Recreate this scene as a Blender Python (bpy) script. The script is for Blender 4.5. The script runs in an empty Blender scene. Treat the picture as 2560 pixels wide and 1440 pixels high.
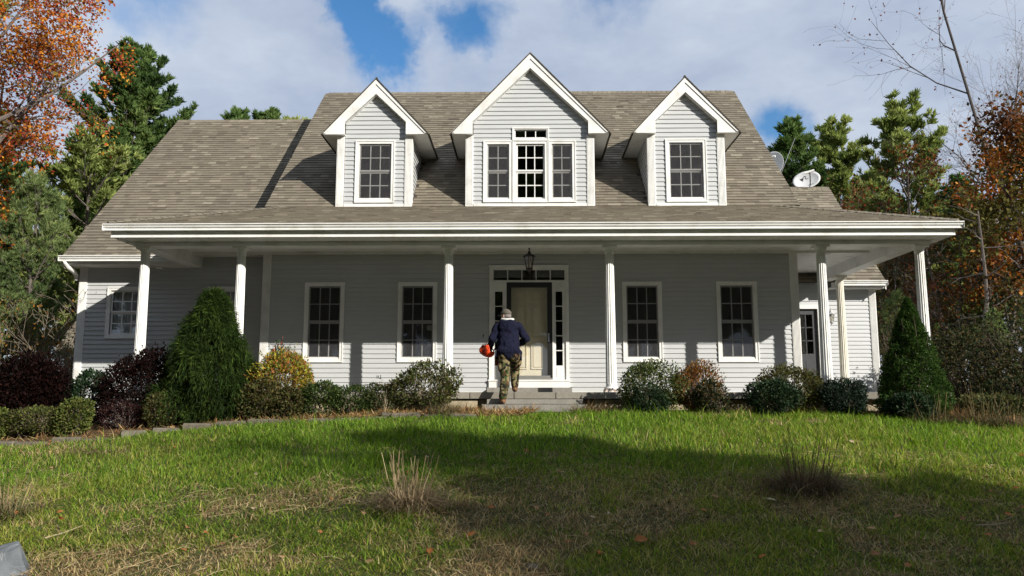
import bpy, math, random
import numpy as np
from mathutils import Vector, Matrix

# ------------------------------------------------------------------ camera, sky, sun, exposure
sc = bpy.context.scene
col = sc.collection
R = math.radians
F_PX, PITCH, YAW = 2000.0, R(7.8), R(0.86)
CAM = np.array([-0.11, -17.1, -0.1])
cam_d = bpy.data.cameras.new('camera'); cam = bpy.data.objects.new('camera', cam_d); col.objects.link(cam)
cam.location = CAM; cam.rotation_euler = (R(90) + PITCH, 0, YAW)
cam_d.sensor_width = 36; cam_d.lens = F_PX / 2560 * 36; cam_d.clip_end = 900; cam_d.clip_start = 0.05
sc.camera = cam
SUNV = Vector((-1.14, 1.0, -0.715)).normalized()          # direction the light travels
EL = math.asin(-SUNV.z); AZ = math.atan2(-SUNV.x, -SUNV.y)
sun_d = bpy.data.lights.new('sun', 'SUN'); sun_d.energy = 5.0; sun_d.angle = R(0.53); sun_d.color = (1.0, 0.945, 0.86)
sun = bpy.data.objects.new('sun', sun_d); col.objects.link(sun)
sun.location = (20, -20, 25); sun.rotation_euler = SUNV.to_track_quat('-Z', 'Y').to_euler()
sc.view_settings.view_transform = 'Standard'
sc.view_settings.look = 'None'
sc.view_settings.exposure = 0.45
sc.view_settings.gamma = 1.0
sc.view_settings.use_curve_mapping = False
sc.render.engine = 'CYCLES'
sc.cycles.max_bounces = 8; sc.cycles.diffuse_bounces = 3; sc.cycles.glossy_bounces = 3
sc.cycles.transparent_max_bounces = 12; sc.cycles.transmission_bounces = 4

# pixel helpers (photo pixels 2560x1440 give directions; distances come from ground or walls)
fwd = np.array([-math.sin(YAW)*math.cos(PITCH), math.cos(YAW)*math.cos(PITCH), math.sin(PITCH)])
rgt = np.array([math.cos(YAW), math.sin(YAW), 0.0]); upv = np.cross(rgt, fwd)
def ray(x, y):
    d = fwd*F_PX + rgt*(x-1280) - upv*(y-720); return d/np.linalg.norm(d)
def atY(x, y, Y):
    d = ray(x, y); return CAM + d*((Y-CAM[1])/d[1])

def world():
    w = bpy.data.worlds.new('World'); sc.world = w; w.use_nodes = True
    nt = w.node_tree; nt.nodes.clear(); N = nt.nodes.new; L = nt.links.new
    def node(t, **k):
        n = N(t)
        for a, b in k.items(): setattr(n, a, b)
        return n
    def math_(op, a, b=None, c=None, clamp=False):
        n = node('ShaderNodeMath', operation=op, use_clamp=clamp)
        for i, v in enumerate((a, b, c)):
            if v is None: continue
            if isinstance(v, (int, float)): n.inputs[i].default_value = v
            else: L(v, n.inputs[i])
        return n.outputs[0]
    out = node('ShaderNodeOutputWorld')
    sky = node('ShaderNodeTexSky', sky_type='NISHITA', sun_disc=False, sun_elevation=EL, sun_rotation=AZ, altitude=50, air_density=1.0, dust_density=0.3, ozone_density=2.5)
    tc = node('ShaderNodeTexCoord'); sep = node('ShaderNodeSeparateXYZ'); L(tc.outputs['Generated'], sep.inputs[0])
    z = math_('ADD', math_('MAXIMUM', sep.outputs[2], 0.0), 0.22)
    comb = node('ShaderNodeCombineXYZ'); L(math_('DIVIDE', sep.outputs[0], z), comb.inputs[0]); L(math_('DIVIDE', sep.outputs[1], z), comb.inputs[1])
    def noise(scale, detail, rough, off, dist=0.0):
        m = node('ShaderNodeMapping'); m.inputs['Location'].default_value = off; L(comb.outputs[0], m.inputs[0])
        n = node('ShaderNodeTexNoise'); n.inputs['Scale'].default_value = scale; n.inputs['Detail'].default_value = detail
        n.inputs['Roughness'].default_value = rough; n.inputs['Distortion'].default_value = dist; L(m.outputs[0], n.inputs['Vector']); return n.outputs['Fac']
    n1 = noise(1.5, 7, 0.55, (3.1, 1.7, 0), 0.3)
    n2 = noise(4.2, 6, 0.62, (7.3, 2.2, 1), 0.2)
    n3 = noise(2.6, 5, 0.55, (1.4, 9.2, 3))
    # blue gaps seen between the clouds: (pixel x, pixel y, angular size, depth)
    gaps = [(880, -10, .055, .6), (920, 60, .055, .6), (960, 130, .055, .6), (1000, 195, .045, .5), (1190, 50, .055, .6), (1120, 90, .05, .35),
            (1540, -50, .075, .6), (850, -50, .06, .7), (1935, 335, .062, .8), (400, -30, .08, .5), (250, 60, .05, .4)]
    gsum = None
    def nvec(scale, detail, amp):
        n = node('ShaderNodeTexNoise'); n.inputs['Scale'].default_value = scale; n.inputs['Detail'].default_value = detail; n.inputs['Roughness'].default_value = .6; L(tc.outputs['Generated'], n.inputs['Vector'])
        a = node('ShaderNodeVectorMath', operation='SUBTRACT'); L(n.outputs['Color'], a.inputs[0]); a.inputs[1].default_value = (.5, .5, .5)
        b = node('ShaderNodeVectorMath', operation='SCALE'); L(a.outputs[0], b.inputs[0]); b.inputs['Scale'].default_value = amp; return b.outputs[0]
    wa = node('ShaderNodeVectorMath', operation='ADD'); L(tc.outputs['Generated'], wa.inputs[0]); L(nvec(9, 5, .13), wa.inputs[1])
    wb = node('ShaderNodeVectorMath', operation='ADD'); L(wa.outputs[0], wb.inputs[0]); L(nvec(32, 4, .035), wb.inputs[1])
    wob = math_('ADD', math_('MULTIPLY', math_('SUBTRACT', n2, 0.5), 0.16), math_('MULTIPLY', math_('SUBTRACT', n1, 0.5), 0.12))
    for (gx, gy, rad, dep) in gaps:
        d = ray(gx, gy); dv = node('ShaderNodeVectorMath', operation='DISTANCE'); L(wb.outputs[0], dv.inputs[0]); dv.inputs[1].default_value = d
        dd = dv.outputs['Value']
        v = math_('MULTIPLY', math_('SUBTRACT', 1.0, math_('DIVIDE', dd, rad), clamp=True), dep)
        gsum = v if gsum is None else math_('ADD', gsum, v)
    cov = math_('SUBTRACT', math_('ADD', math_('MULTIPLY', n1, 1.5), math_('MULTIPLY', n2, 0.45)), math_('MULTIPLY', gsum, 2.1))
    mr = node('ShaderNodeMapRange', interpolation_type='SMOOTHSTEP'); L(cov, mr.inputs[0]); mr.inputs[1].default_value = -0.40; mr.inputs[2].default_value = 1.0
    mr.inputs[3].default_value = 0.0; mr.inputs[4].default_value = 0.97
    ramp = node('ShaderNodeValToRGB'); L(math_('ADD', math_('MULTIPLY', n3, 0.7), math_('MULTIPLY', n2, 0.3)), ramp.inputs[0])
    e = ramp.color_ramp.elements; e[0].position = 0.33; e[0].color = (0.27, 0.325, 0.44, 1); e[1].position = 0.64; e[1].color = (0.46, 0.51, 0.59, 1)
    hs = node('ShaderNodeHueSaturation'); hs.inputs['Saturation'].default_value = 1.25; hs.inputs['Value'].default_value = 1.0; L(sky.outputs[0], hs.inputs['Color'])
    sc_ = node('ShaderNodeVectorMath', operation='SCALE'); L(hs.outputs[0], sc_.inputs[0]); sc_.inputs['Scale'].default_value = 0.115
    mix = node('ShaderNodeMix', data_type='RGBA'); L(mr.outputs[0], mix.inputs['Factor']); L(sc_.outputs[0], mix.inputs['A']); L(ramp.outputs[0], mix.inputs['B'])
    bg = node('ShaderNodeBackground'); bg.inputs['Strength'].default_value = 1.0; L(mix.outputs['Result'], bg.inputs['Color'])
    L(bg.outputs[0], out.inputs['Surface'])
world()

# ------------------------------------------------------------------ materials
MATS = {}
class NT:
    def __init__(s, name):
        s.m = bpy.data.materials.new(name); s.m.use_nodes = True; s.t = s.m.node_tree; s.t.nodes.clear()
        s.out = s.n('ShaderNodeOutputMaterial'); MATS[name] = s.m
    def n(s, t, **k):
        x = s.t.nodes.new(t)
        for a, b in k.items(): setattr(x, a, b)
        return x
    def l(s, a, b): s.t.links.new(a, b)
    def math(s, op, a, b=None, clamp=False):
        n = s.n('ShaderNodeMath', operation=op, use_clamp=clamp)
        for i, v in enumerate((a, b)):
            if v is None: continue
            if isinstance(v, (int, float)): n.inputs[i].default_value = v
            else: s.l(v, n.inputs[i])
        return n.outputs[0]
    def noise(s, scale, detail=4, rough=.5, vec=None, coord='Object', stretch=None):
        tc = s.n('ShaderNodeTexCoord'); src = tc.outputs[coord] if vec is None else vec
        if stretch is not None:
            mp = s.n('ShaderNodeMapping'); mp.inputs['Scale'].default_value = stretch; s.l(src, mp.inputs[0]); src = mp.outputs[0]
        n = s.n('ShaderNodeTexNoise'); n.inputs['Scale'].default_value = scale; n.inputs['Detail'].default_value = detail; n.inputs['Roughness'].default_value = rough
        s.l(src, n.inputs['Vector']); return n.outputs['Fac']
    def ramp(s, fac, stops, interp='LINEAR'):
        r = s.n('ShaderNodeValToRGB'); cr = r.color_ramp; cr.interpolation = interp
        while len(cr.elements) < len(stops): cr.elements.new(0.5)
        for e, (p, c) in zip(cr.elements, stops): e.position = p; e.color = (*c, 1)
        s.l(fac, r.inputs[0]); return r.outputs[0]
    def mix(s, fac, a, b, blend='MIX'):
        m = s.n('ShaderNodeMix', data_type='RGBA', blend_type=blend)
        for inp, v in (('Factor', fac), ('A', a), ('B', b)):
            if isinstance(v, (int, float)): m.inputs[inp].default_value = v
            elif isinstance(v, tuple): m.inputs[inp].default_value = (*v, 1)
            else: s.l(v, m.inputs[inp])
        return m.outputs['Result']
    def principled(s, color, rough=.6, spec=.4, metal=0.0, bump=None, bstr=.3, bdist=.01):
        p = s.n('ShaderNodeBsdfPrincipled')
        if isinstance(color, tuple): p.inputs['Base Color'].default_value = (*color, 1)
        else: s.l(color, p.inputs['Base Color'])
        if isinstance(rough, (int, float)): p.inputs['Roughness'].default_value = rough
        else: s.l(rough, p.inputs['Roughness'])
        p.inputs['Specular IOR Level'].default_value = spec; p.inputs['Metallic'].default_value = metal
        if bump is not None:
            b = s.n('ShaderNodeBump'); b.inputs['Strength'].default_value = bstr; b.inputs['Distance'].default_value = bdist
            s.l(bump, b.inputs['Height']); s.l(b.outputs[0], p.inputs['Normal'])
        s.l(p.outputs[0], s.out.inputs['Surface']); return p
    def attr(s, name='Col'):
        a = s.n('ShaderNodeAttribute'); a.attribute_name = name; return a.outputs['Color']

def simple(name, c, rough=.6, spec=.4, metal=0., var=.12, scale=6, bstr=.15):
    t = NT(name); f = t.noise(scale, 5, .6)
    c2 = tuple(v*(1-var) for v in c); c3 = tuple(min(1, v*(1+var*.5)) for v in c)
    t.principled(t.ramp(f, [(.3, c2), (.7, c3)]), rough, spec, metal, t.noise(scale*12, 3), bstr, .004); return t.m

# vinyl siding: near-white grey, faint grain along the boards and dirt streaks
t = NT('vinyl_siding')
g = t.noise(3.0, 6, .65, stretch=(.5, .5, 22)); d = t.noise(1.1, 5, .6)
c = t.ramp(g, [(.3, (.42, .435, .44)), (.7, (.53, .545, .545))])
rnd = t.n('ShaderNodeObjectInfo').outputs['Random']
c = t.mix(t.math('MULTIPLY', rnd, .10), c, (.38, .40, .41))
c = t.mix(t.math('MULTIPLY', t.ramp(d, [(.5, (0, 0, 0)), (.75, (1, 1, 1))]), .16), c, (.36, .35, .30))
t.principled(c, .45, .4, 0, t.noise(8, 4, .6, stretch=(.7, .7, 30)), .25, .003)
# white trim
t = NT('white_trim'); d = t.noise(2.2, 6, .65)
c = t.ramp(d, [(.35, (.80, .80, .775)), (.55, (.73, .73, .70)), (.75, (.55, .54, .49))])
t.principled(c, .42, .45, 0, t.noise(60, 3), .08, .002)
t = NT('white_flute'); tc = t.n('ShaderNodeTexCoord'); wv = t.n('ShaderNodeTexWave', wave_type='BANDS', bands_direction='X'); wv.inputs['Scale'].default_value = 9.5
t.l(tc.outputs['Object'], wv.inputs['Vector']); t.principled((.78, .78, .76), .45, .4, 0, wv.outputs['Fac'], .5, .01)
# weathered porch paint on the cream rear column
simple('cream_paint', (.74, .71, .61), .5, .4, var=.12)
t = NT('chipped_base'); d = t.noise(14, 5, .7)
t.principled(t.ramp(d, [(.44, (.76, .75, .72)), (.52, (.70, .68, .63)), (.58, (.33, .17, .09))]), .7, .3, 0, d, .5, .01)
# asphalt shingles
def shingle(name, obj):
    t = NT(name)
    if obj:
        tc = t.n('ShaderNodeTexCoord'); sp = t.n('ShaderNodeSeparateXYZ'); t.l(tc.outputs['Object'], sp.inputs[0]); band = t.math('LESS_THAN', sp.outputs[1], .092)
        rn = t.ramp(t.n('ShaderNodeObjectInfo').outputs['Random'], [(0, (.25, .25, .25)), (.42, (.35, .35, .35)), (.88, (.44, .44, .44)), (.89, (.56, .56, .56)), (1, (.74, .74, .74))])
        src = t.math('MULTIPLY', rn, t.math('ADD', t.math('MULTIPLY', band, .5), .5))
    else: src = t.attr('Col')
    c = t.ramp(src, [(0, (.05, .042, .032)), (.12, (.085, .073, .056)), (.3, (.18, .157, .118)), (.6, (.24, .212, .16)), (.85, (.32, .287, .22)), (1, (.38, .345, .265))])
    gr = t.noise(160, 4, .7, coord='Object'); st = t.noise(.55, 5, .6, vec=t.n('ShaderNodeNewGeometry').outputs['Position'])
    c = t.mix(t.math('MULTIPLY', t.ramp(st, [(.45, (0, 0, 0)), (.75, (1, 1, 1))]), .35), c, (.10, .085, .075))
    c = t.mix(.35, c, t.ramp(gr, [(.3, (.03, .03, .03)), (.7, (.9, .9, .9))]), 'OVERLAY')
    t.principled(c, .92, .2, 0, gr, .5, .004)
shingle('shingles', False); shingle('shingle_tab', True)
simple('roof_deck', (.07, .062, .052), .95, .1, var=.2)
# glass
t = NT('window_glass')
lw = t.n('ShaderNodeLayerWeight'); lw.inputs['Blend'].default_value = .5; frs = t.math('ADD', t.math('MULTIPLY', t.math('POWER', lw.outputs['Facing'], 5.0), .9), .075)
nb = t.n('ShaderNodeBump'); nb.inputs['Strength'].default_value = .02; nb.inputs['Distance'].default_value = .02; t.l(t.noise(1.6, 2, .5), nb.inputs['Height'])
gl = t.n('ShaderNodeBsdfGlossy'); gl.inputs['Roughness'].default_value = .02; gl.inputs['Color'].default_value = (.85, .88, .92, 1); t.l(nb.outputs[0], gl.inputs['Normal'])
tr = t.n('ShaderNodeBsdfTransparent'); tr.inputs['Color'].default_value = (.97, .98, .98, 1)
ms = t.n('ShaderNodeMixShader'); t.l(frs, ms.inputs[0]); t.l(tr.outputs[0], ms.inputs[1]); t.l(gl.outputs[0], ms.inputs[2]); t.l(ms.outputs[0], t.out.inputs['Surface'])
t = NT('insect_screen')
df = t.n('ShaderNodeBsdfDiffuse'); t.l(t.ramp(t.noise(9, 5, .7, stretch=(2, 1, .5)), [(.3, (.06, .06, .065)), (.75, (.12, .12, .125))]), df.inputs['Color'])
tr = t.n('ShaderNodeBsdfTransparent'); ms = t.n('ShaderNodeMixShader'); ms.inputs[0].default_value = .27
t.l(tr.outputs[0], ms.inputs[1]); t.l(df.outputs[0], ms.inputs[2]); t.l(ms.outputs[0], t.out.inputs['Surface'])
simple('curtain', (.55, .56, .55), .9, .1, var=.2, scale=9)
simple('interior_paint', (.20, .19, .17), .9, .1)
simple('attic_wood', (.035, .028, .022), .9, .1)
simple('interior_floor', (.10, .07, .05), .7, .2)
simple('door_beige', (.80, .70, .52), .5, .4, var=.06, scale=3)
simple('storm_black', (.016, .015, .014), .35, .5, var=.3)
simple('threshold_grey', (.24, .235, .22), .5, .4, metal=.3)
simple('grey_door', (.05, .052, .056), .45, .4)
simple('brass', (.55, .45, .25), .3, .5, metal=.9)
simple('steel', (.62, .62, .62), .3, .5, metal=.9)
t = NT('concrete'); d = t.noise(5, 8, .7); s2 = t.noise(40, 4, .7)
c = t.mix(.25, t.ramp(d, [(.25, (.20, .19, .165)), (.75, (.28, .265, .235))]), t.ramp(s2, [(.3, (.2, .2, .2)), (.7, (.75, .75, .75))]), 'OVERLAY')
t.principled(c, .9, .2, 0, s2, .6, .008)
t = NT('slab_block'); d = t.noise(7, 8, .7); s2 = t.noise(45, 4, .7); rnd = t.n('ShaderNodeObjectInfo').outputs['Random']
c = t.mix(t.math('MULTIPLY', rnd, .55), t.ramp(d, [(.25, (.21, .195, .165)), (.75, (.31, .29, .245))]), (.17, .15, .12)); c = t.mix(t.ramp(s2, [(.62, (0, 0, 0)), (.7, (1, 1, 1))]), c, (.10, .085, .07))
t.principled(c, .92, .2, 0, s2, .7, .01)
t = NT('tan_foundation'); d = t.noise(9, 8, .7)
t.principled(t.ramp(d, [(.3, (.30, .25, .16)), (.7, (.46, .40, .28))]), .95, .1, 0, t.noise(45, 5, .7), .8, .01)
t = NT('edging_stone'); d = t.noise(7, 8, .75); rnd = t.n('ShaderNodeObjectInfo').outputs['Random']
c = t.mix(t.math('MULTIPLY', rnd, .5), t.ramp(d, [(.3, (.09, .08, .06)), (.7, (.20, .18, .145))]), (.13, .105, .08))
t.principled(c, .95, .1, 0, t.noise(38, 6, .7), .9, .015)
t = NT('blue_grey_rock'); d = t.noise(2.6, 8, .65); v = t.n('ShaderNodeTexNoise'); v.inputs['Scale'].default_value = 1.4; v.inputs['Detail'].default_value = 3; v.inputs['Distortion'].default_value = 2.2
tc = t.n('ShaderNodeTexCoord'); t.l(tc.outputs['Object'], v.inputs['Vector'])
c = t.ramp(d, [(.3, (.07, .08, .09)), (.7, (.16, .175, .185))])
c = t.mix(t.ramp(v.outputs['Fac'], [(.497, (0, 0, 0)), (.5, (.35, .35, .35)), (.503, (0, 0, 0))]), c, (.45, .46, .46))
t.principled(c, .75, .3, 0, t.noise(12, 8, .7), .8, .02)
simple('iron_black', (.02, .018, .016), .45, .5, var=.3)
simple('dish_grey', (.55, .56, .57), .5, .4, var=.08)
simple('dark_print', (.03, .03, .035), .6, .3)
t = NT('lantern_glass'); g = t.n('ShaderNodeBsdfGlossy'); g.inputs['Roughness'].default_value = .08; tr = t.n('ShaderNodeBsdfTransparent'); tr.inputs['Color'].default_value = (.8, .78, .72, 1)
ms = t.n('ShaderNodeMixShader'); ms.inputs[0].default_value = .14; t.l(tr.outputs[0], ms.inputs[1]); t.l(g.outputs[0], ms.inputs[2]); t.l(ms.outputs[0], t.out.inputs['Surface'])
simple('candle_white', (.7, .68, .6), .6)
# foliage: colour per leaf comes from the mesh, part of the light passes through
def foliage(name, trans=.35, rough=.55, spec=.25):
    t = NT(name); c = t.attr('Col')
    p = t.n('ShaderNodeBsdfPrincipled'); p.inputs['Roughness'].default_value = rough; p.inputs['Specular IOR Level'].default_value = spec; t.l(c, p.inputs['Base Color'])
    tl = t.n('ShaderNodeBsdfTranslucent'); hs = t.n('ShaderNodeHueSaturation'); hs.inputs['Saturation'].default_value = 1.1; hs.inputs['Value'].default_value = 1.15; t.l(c, hs.inputs['Color']); t.l(hs.outputs[0], tl.inputs['Color'])
    ms = t.n('ShaderNodeMixShader'); ms.inputs[0].default_value = trans; t.l(p.outputs[0], ms.inputs[1]); t.l(tl.outputs[0], ms.inputs[2]); t.l(ms.outputs[0], t.out.inputs['Surface'])
foliage('leaf', .35, .65, .08); foliage('needle', .42, .7, .06); foliage('grass_blade', .45, .6, .10); foliage('dry_stalk', .15, .8, .1)
t = NT('bark'); d = t.noise(5, 7, .7, stretch=(3, 3, .6)); t.principled(t.mix(.5, t.attr('Col'), t.ramp(d, [(.3, (.02, .018, .015)), (.7, (.22, .19, .16))]), 'MIX'), .95, .1, 0, d, .8, .03)
# ground
t = NT('lawn_soil')
pos = t.n('ShaderNodeNewGeometry').outputs['Position']
n1 = t.noise(.5, 6, .6, vec=pos); n2 = t.noise(7, 6, .7, vec=pos); n3 = t.noise(45, 4, .7, vec=pos)
lawn = t.mix(n2, t.ramp(n1, [(.35, (.05, .07, .02)), (.55, (.10, .095, .04)), (.75, (.16, .125, .07))]), t.ramp(n3, [(.3, (.025, .025, .012)), (.7, (.16, .145, .07))]))
wood = t.mix(n2, t.ramp(n3, [(.3, (.035, .022, .014)), (.7, (.16, .095, .05))]), (.10, .062, .036))
sx = t.n('ShaderNodeSeparateXYZ'); t.l(pos, sx.inputs[0])
m = t.n('ShaderNodeMapRange'); t.l(t.math('ADD', t.math('ABSOLUTE', sx.outputs[0]), t.math('MULTIPLY', n1, 4)), m.inputs[0]); m.inputs[1].default_value = 13; m.inputs[2].default_value = 16
m2 = t.n('ShaderNodeMapRange'); t.l(t.math('ADD', sx.outputs[1], t.math('MULTIPLY', n1, 3)), m2.inputs[0]); m2.inputs[1].default_value = 0; m2.inputs[2].default_value = 3
t.principled(t.mix(t.math('MAXIMUM', m.outputs[0], m2.outputs[0]), lawn, wood), .95, .1, 0, n3, .8, .03)
t = NT('mulch'); n2 = t.noise(9, 6, .7); n3 = t.noise(60, 5, .7)
t.principled(t.mix(n2, t.ramp(n3, [(.3, (.04, .024, .015)), (.7, (.17, .10, .055))]), (.13, .085, .045)), .95, .1, 0, n3, 1., .03)
# clothing
t = NT('camouflage')
a = t.noise(11, 3, .55, stretch=(1, 1, .75)); b = t.noise(7.5, 2, .5, stretch=(.9, 1.2, .8)); tc = t.n('ShaderNodeTexCoord')
mp = t.n('ShaderNodeMapping'); mp.inputs['Location'].default_value = (5, 3, 8); mp.inputs['Scale'].default_value = (1, 1, .7); t.l(tc.outputs['Object'], mp.inputs[0])
b = t.noise(13, 3, .55, vec=mp.outputs[0]); mp2 = t.n('ShaderNodeMapping'); mp2.inputs['Location'].default_value = (15, 31, 2); t.l(tc.outputs['Object'], mp2.inputs[0]); k = t.noise(15, 3, .55, vec=mp2.outputs[0])
c = t.ramp(a, [(0, (.045, .065, .022)), (.5, (.21, .165, .085))], 'CONSTANT')
c = t.mix(t.ramp(b, [(0, (0, 0, 0)), (.53, (1, 1, 1))], 'CONSTANT'), c, (.085, .045, .022))
c = t.mix(t.ramp(k, [(0, (0, 0, 0)), (.53, (1, 1, 1))], 'CONSTANT'), c, (.010, .010, .008))
t.principled(c, .9, .15, 0, t.noise(90, 3), .3, .003)
t = NT('navy_fleece'); t.principled(t.ramp(t.noise(22, 5, .7), [(.3, (.006, .007, .016)), (.7, (.013, .014, .032))]), .95, .1, 0, t.noise(7, 6, .6), .5, .03)
simple('hood_lining', (.62, .61, .58), .9, .1, scale=30)
simple('cap_grey', (.115, .105, .085), .9, .1, scale=30)
simple('skin', (.40, .24, .17), .55, .4, var=.08)
simple('boot_leather', (.17, .085, .035), .6, .3, var=.3, scale=25)
simple('boot_sole', (.02, .017, .014), .8, .2)
simple('grey_hair', (.20, .18, .16), .8, .2, scale=60)
t = NT('blaze_orange'); n1 = t.noise(9, 3, .55)
t.principled(t.ramp(n1, [(0, (.03, .012, .01)), (.36, (.30, .022, .008)), (.47, (.72, .065, .010))], 'CONSTANT'), .55, .3, 0, t.noise(18, 4), .4, .01)
t = NT('dead_leaf'); rnd = t.n('ShaderNodeObjectInfo').outputs['Random']
t.principled(t.ramp(rnd, [(0, (.34, .12, .03)), (.5, (.24, .10, .045)), (.8, (.36, .22, .11)), (1, (.42, .34, .22))]), .8, .2, 0, t.noise(30, 4), .4, .004)

# ------------------------------------------------------------------ mesh building helpers
def mesh_from(name, verts, faces_list, cols=None, smooth=False):
    """faces_list: list of (n,k) int arrays"""
    me = bpy.data.meshes.new(name); v = np.asarray(verts, np.float32)
    me.vertices.add(len(v)); me.vertices.foreach_set('co', v.ravel())
    fl = [np.asarray(f, np.int32) for f in faces_list if len(f)]
    loops = np.concatenate([f.ravel() for f in fl]); tot = np.concatenate([np.full(len(f), f.shape[1], np.int32) for f in fl])
    st = np.concatenate([[0], np.cumsum(tot)[:-1]]).astype(np.int32)
    me.loops.add(len(loops)); me.loops.foreach_set('vertex_index', loops)
    me.polygons.add(len(tot)); me.polygons.foreach_set('loop_start', st); me.polygons.foreach_set('loop_total', tot)
    me.polygons.foreach_set('use_smooth', np.full(len(tot), bool(smooth)))
    me.update(calc_edges=True)
    if cols is not None:
        a = me.color_attributes.new('Col', 'FLOAT_COLOR', 'POINT'); c = np.ones((len(v), 4), np.float32); c[:, :3] = cols; a.data.foreach_set('color', c.ravel())
    return me

def wloc(o):
    p = Vector((0, 0, 0))
    while o is not None: p += o.location; o = o.parent
    return p

class MB:
    """collects boxes, tubes, prisms, leaves into one mesh (world coordinates)"""
    def __init__(s): s.v = []; s.f = {}; s.c = []; s.n = 0
    def add(s, v, faces, c=None):
        v = np.asarray(v, float).reshape(-1, 3)
        for f in faces:
            f = np.asarray(f, int)
            if f.ndim == 1: f = f[None]
            s.f.setdefault(f.shape[1], []).append(f + s.n)
        s.v.append(v); cc = np.empty((len(v), 3)); cc[:] = (1, 1, 1) if c is None else c; s.c.append(cc); s.n += len(v); return s
    def box(s, x0, x1, y0, y1, z0, z1, c=None):
        v = [(x0, y0, z0), (x1, y0, z0), (x1, y1, z0), (x0, y1, z0), (x0, y0, z1), (x1, y0, z1), (x1, y1, z1), (x0, y1, z1)]
        return s.add(v, [[(0, 3, 2, 1), (4, 5, 6, 7), (0, 1, 5, 4), (1, 2, 6, 5), (2, 3, 7, 6), (3, 0, 4, 7)]], c)
    def hexa(s, v, c=None):
        return s.add(v, [[(0, 3, 2, 1), (4, 5, 6, 7), (0, 1, 5, 4), (1, 2, 6, 5), (2, 3, 7, 6), (3, 0, 4, 7)]], c)
    def poly(s, pts, c=None): return s.add(pts, [[tuple(range(len(pts)))]], c)
    def prism(s, pts, off, c=None):
        """flat polygon extruded by vector off"""
        n = len(pts); p = np.asarray(pts, float); v = np.vstack([p, p + np.asarray(off, float)])
        s.add(v, [[tuple(range(n))[::-1]], [tuple(range(n, 2*n))], [(i, (i+1) % n, (i+1) % n + n, i+n) for i in range(n)]], c); return s
    def tubes(s, P, Rr, seg=6, c=None, cap=True):
        """P (B,k,3), Rr (B,k)"""
        P = np.asarray(P, float); Rr = np.asarray(Rr, float)
        if P.ndim == 2: P = P[None]; Rr = Rr[None]
        B, k, _ = P.shape
        T = np.gradient(P, axis=1); T /= np.linalg.norm(T, axis=2, keepdims=True) + 1e-9
        ref = np.where(np.abs(T[..., 2:3]) < .9, np.array([0, 0, 1.]), np.array([1., 0, 0]))
        U = np.cross(T, ref); U /= np.linalg.norm(U, axis=2, keepdims=True) + 1e-9; V = np.cross(T, U)
        a = np.arange(seg)*2*np.pi/seg
        ring = P[:, :, None] + Rr[:, :, None, None]*(np.cos(a)[None, None, :, None]*U[:, :, None] + np.sin(a)[None, None, :, None]*V[:, :, None])
        v = ring.reshape(-1, 3); idx = np.arange(B*k*seg).reshape(B, k, seg)
        q = np.stack([idx[:, :-1], np.roll(idx, -1, 2)[:, :-1], np.roll(idx, -1, 2)[:, 1:], idx[:, 1:]], -1).reshape(-1, 4)
        fs = [q]
        if cap: fs += [idx[:, 0, ::-1].reshape(-1, seg), idx[:, -1].reshape(-1, seg)]
        if c is not None and np.ndim(c) == 2: c = np.repeat(np.asarray(c), k*seg, 0)
        return s.add(v, fs, c)
    def lathe(s, prof, center, seg=24, c=None, axis='z'):
        """prof list of (r,h)"""
        cx, cy, cz = center; a = np.arange(seg)*2*np.pi/seg; v = []
        for r, h in prof: v += [(cx+r*math.cos(t), cy+r*math.sin(t), cz+h) for t in a]
        k = len(prof); idx = np.arange(k*seg).reshape(k, seg); n = np.roll(idx, -1, 1)
        q = np.stack([idx[:-1], n[:-1], n[1:], idx[1:]], -1).reshape(-1, 4)
        return s.add(v, [q, idx[0, ::-1][None], idx[-1][None]], c)
    def leaves(s, p, a, sd, Ln, W, c):
        """rhombic leaves: base p, axis a, side sd, arrays"""
        Ln = np.asarray(Ln)[:, None]; W = np.asarray(W)[:, None]; n = len(p)
        v = np.stack([p, p + a*Ln*.5 + sd*W*.5, p + a*Ln, p + a*Ln*.5 - sd*W*.5], 1).reshape(-1, 3)
        return s.add(v, [np.arange(4*n).reshape(n, 4)], np.repeat(c, 4, 0))
    def build(s, name, mat, parent=None, smooth=False, origin=None):
        v = np.concatenate(s.v); o = wloc(parent) if parent is not None else Vector(origin or (0, 0, 0))
        me = mesh_from(name, v - np.array(o), [np.concatenate(f) for f in s.f.values()], np.concatenate(s.c), smooth)
        me.materials.append(MATS[mat]); ob = bpy.data.objects.new(name, me); col.objects.link(ob)
        if parent is not None: ob.parent = parent
        else: ob.location = o
        return ob

def tag(o, label=None, cat=None, group=None, kind=None):
    if label: o['label'] = label
    if cat: o['category'] = cat
    if group: o['group'] = group
    if kind: o['kind'] = kind
    return o
def thing(name, loc, label, cat, group=None):
    o = bpy.data.objects.new(name, None); o.empty_display_size = .2; col.objects.link(o); o.location = loc; return tag(o, label, cat, group)
def unit(v): return v/(np.linalg.norm(v, axis=-1, keepdims=True) + 1e-9)
def rdirs(rng, n): return unit(rng.normal(size=(n, 3)))
def perp(rng, a):
    return unit(np.cross(a, rng.normal(size=a.shape)))

# smooth value noise on the ground plane
_rs = np.random.RandomState(11).rand(256, 256)
def vnoise(x, y, s):
    x = np.asarray(x)/s + 40.3; y = np.asarray(y)/s + 71.7
    xi = np.floor(x).astype(int); yi = np.floor(y).astype(int); fx = x-xi; fy = y-yi
    fx = fx*fx*(3-2*fx); fy = fy*fy*(3-2*fy); g = lambda a, b: _rs[a % 256, b % 256]
    return (g(xi, yi)*(1-fx)+g(xi+1, yi)*fx)*(1-fy) + (g(xi, yi+1)*(1-fx)+g(xi+1, yi+1)*fx)*fy

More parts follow.
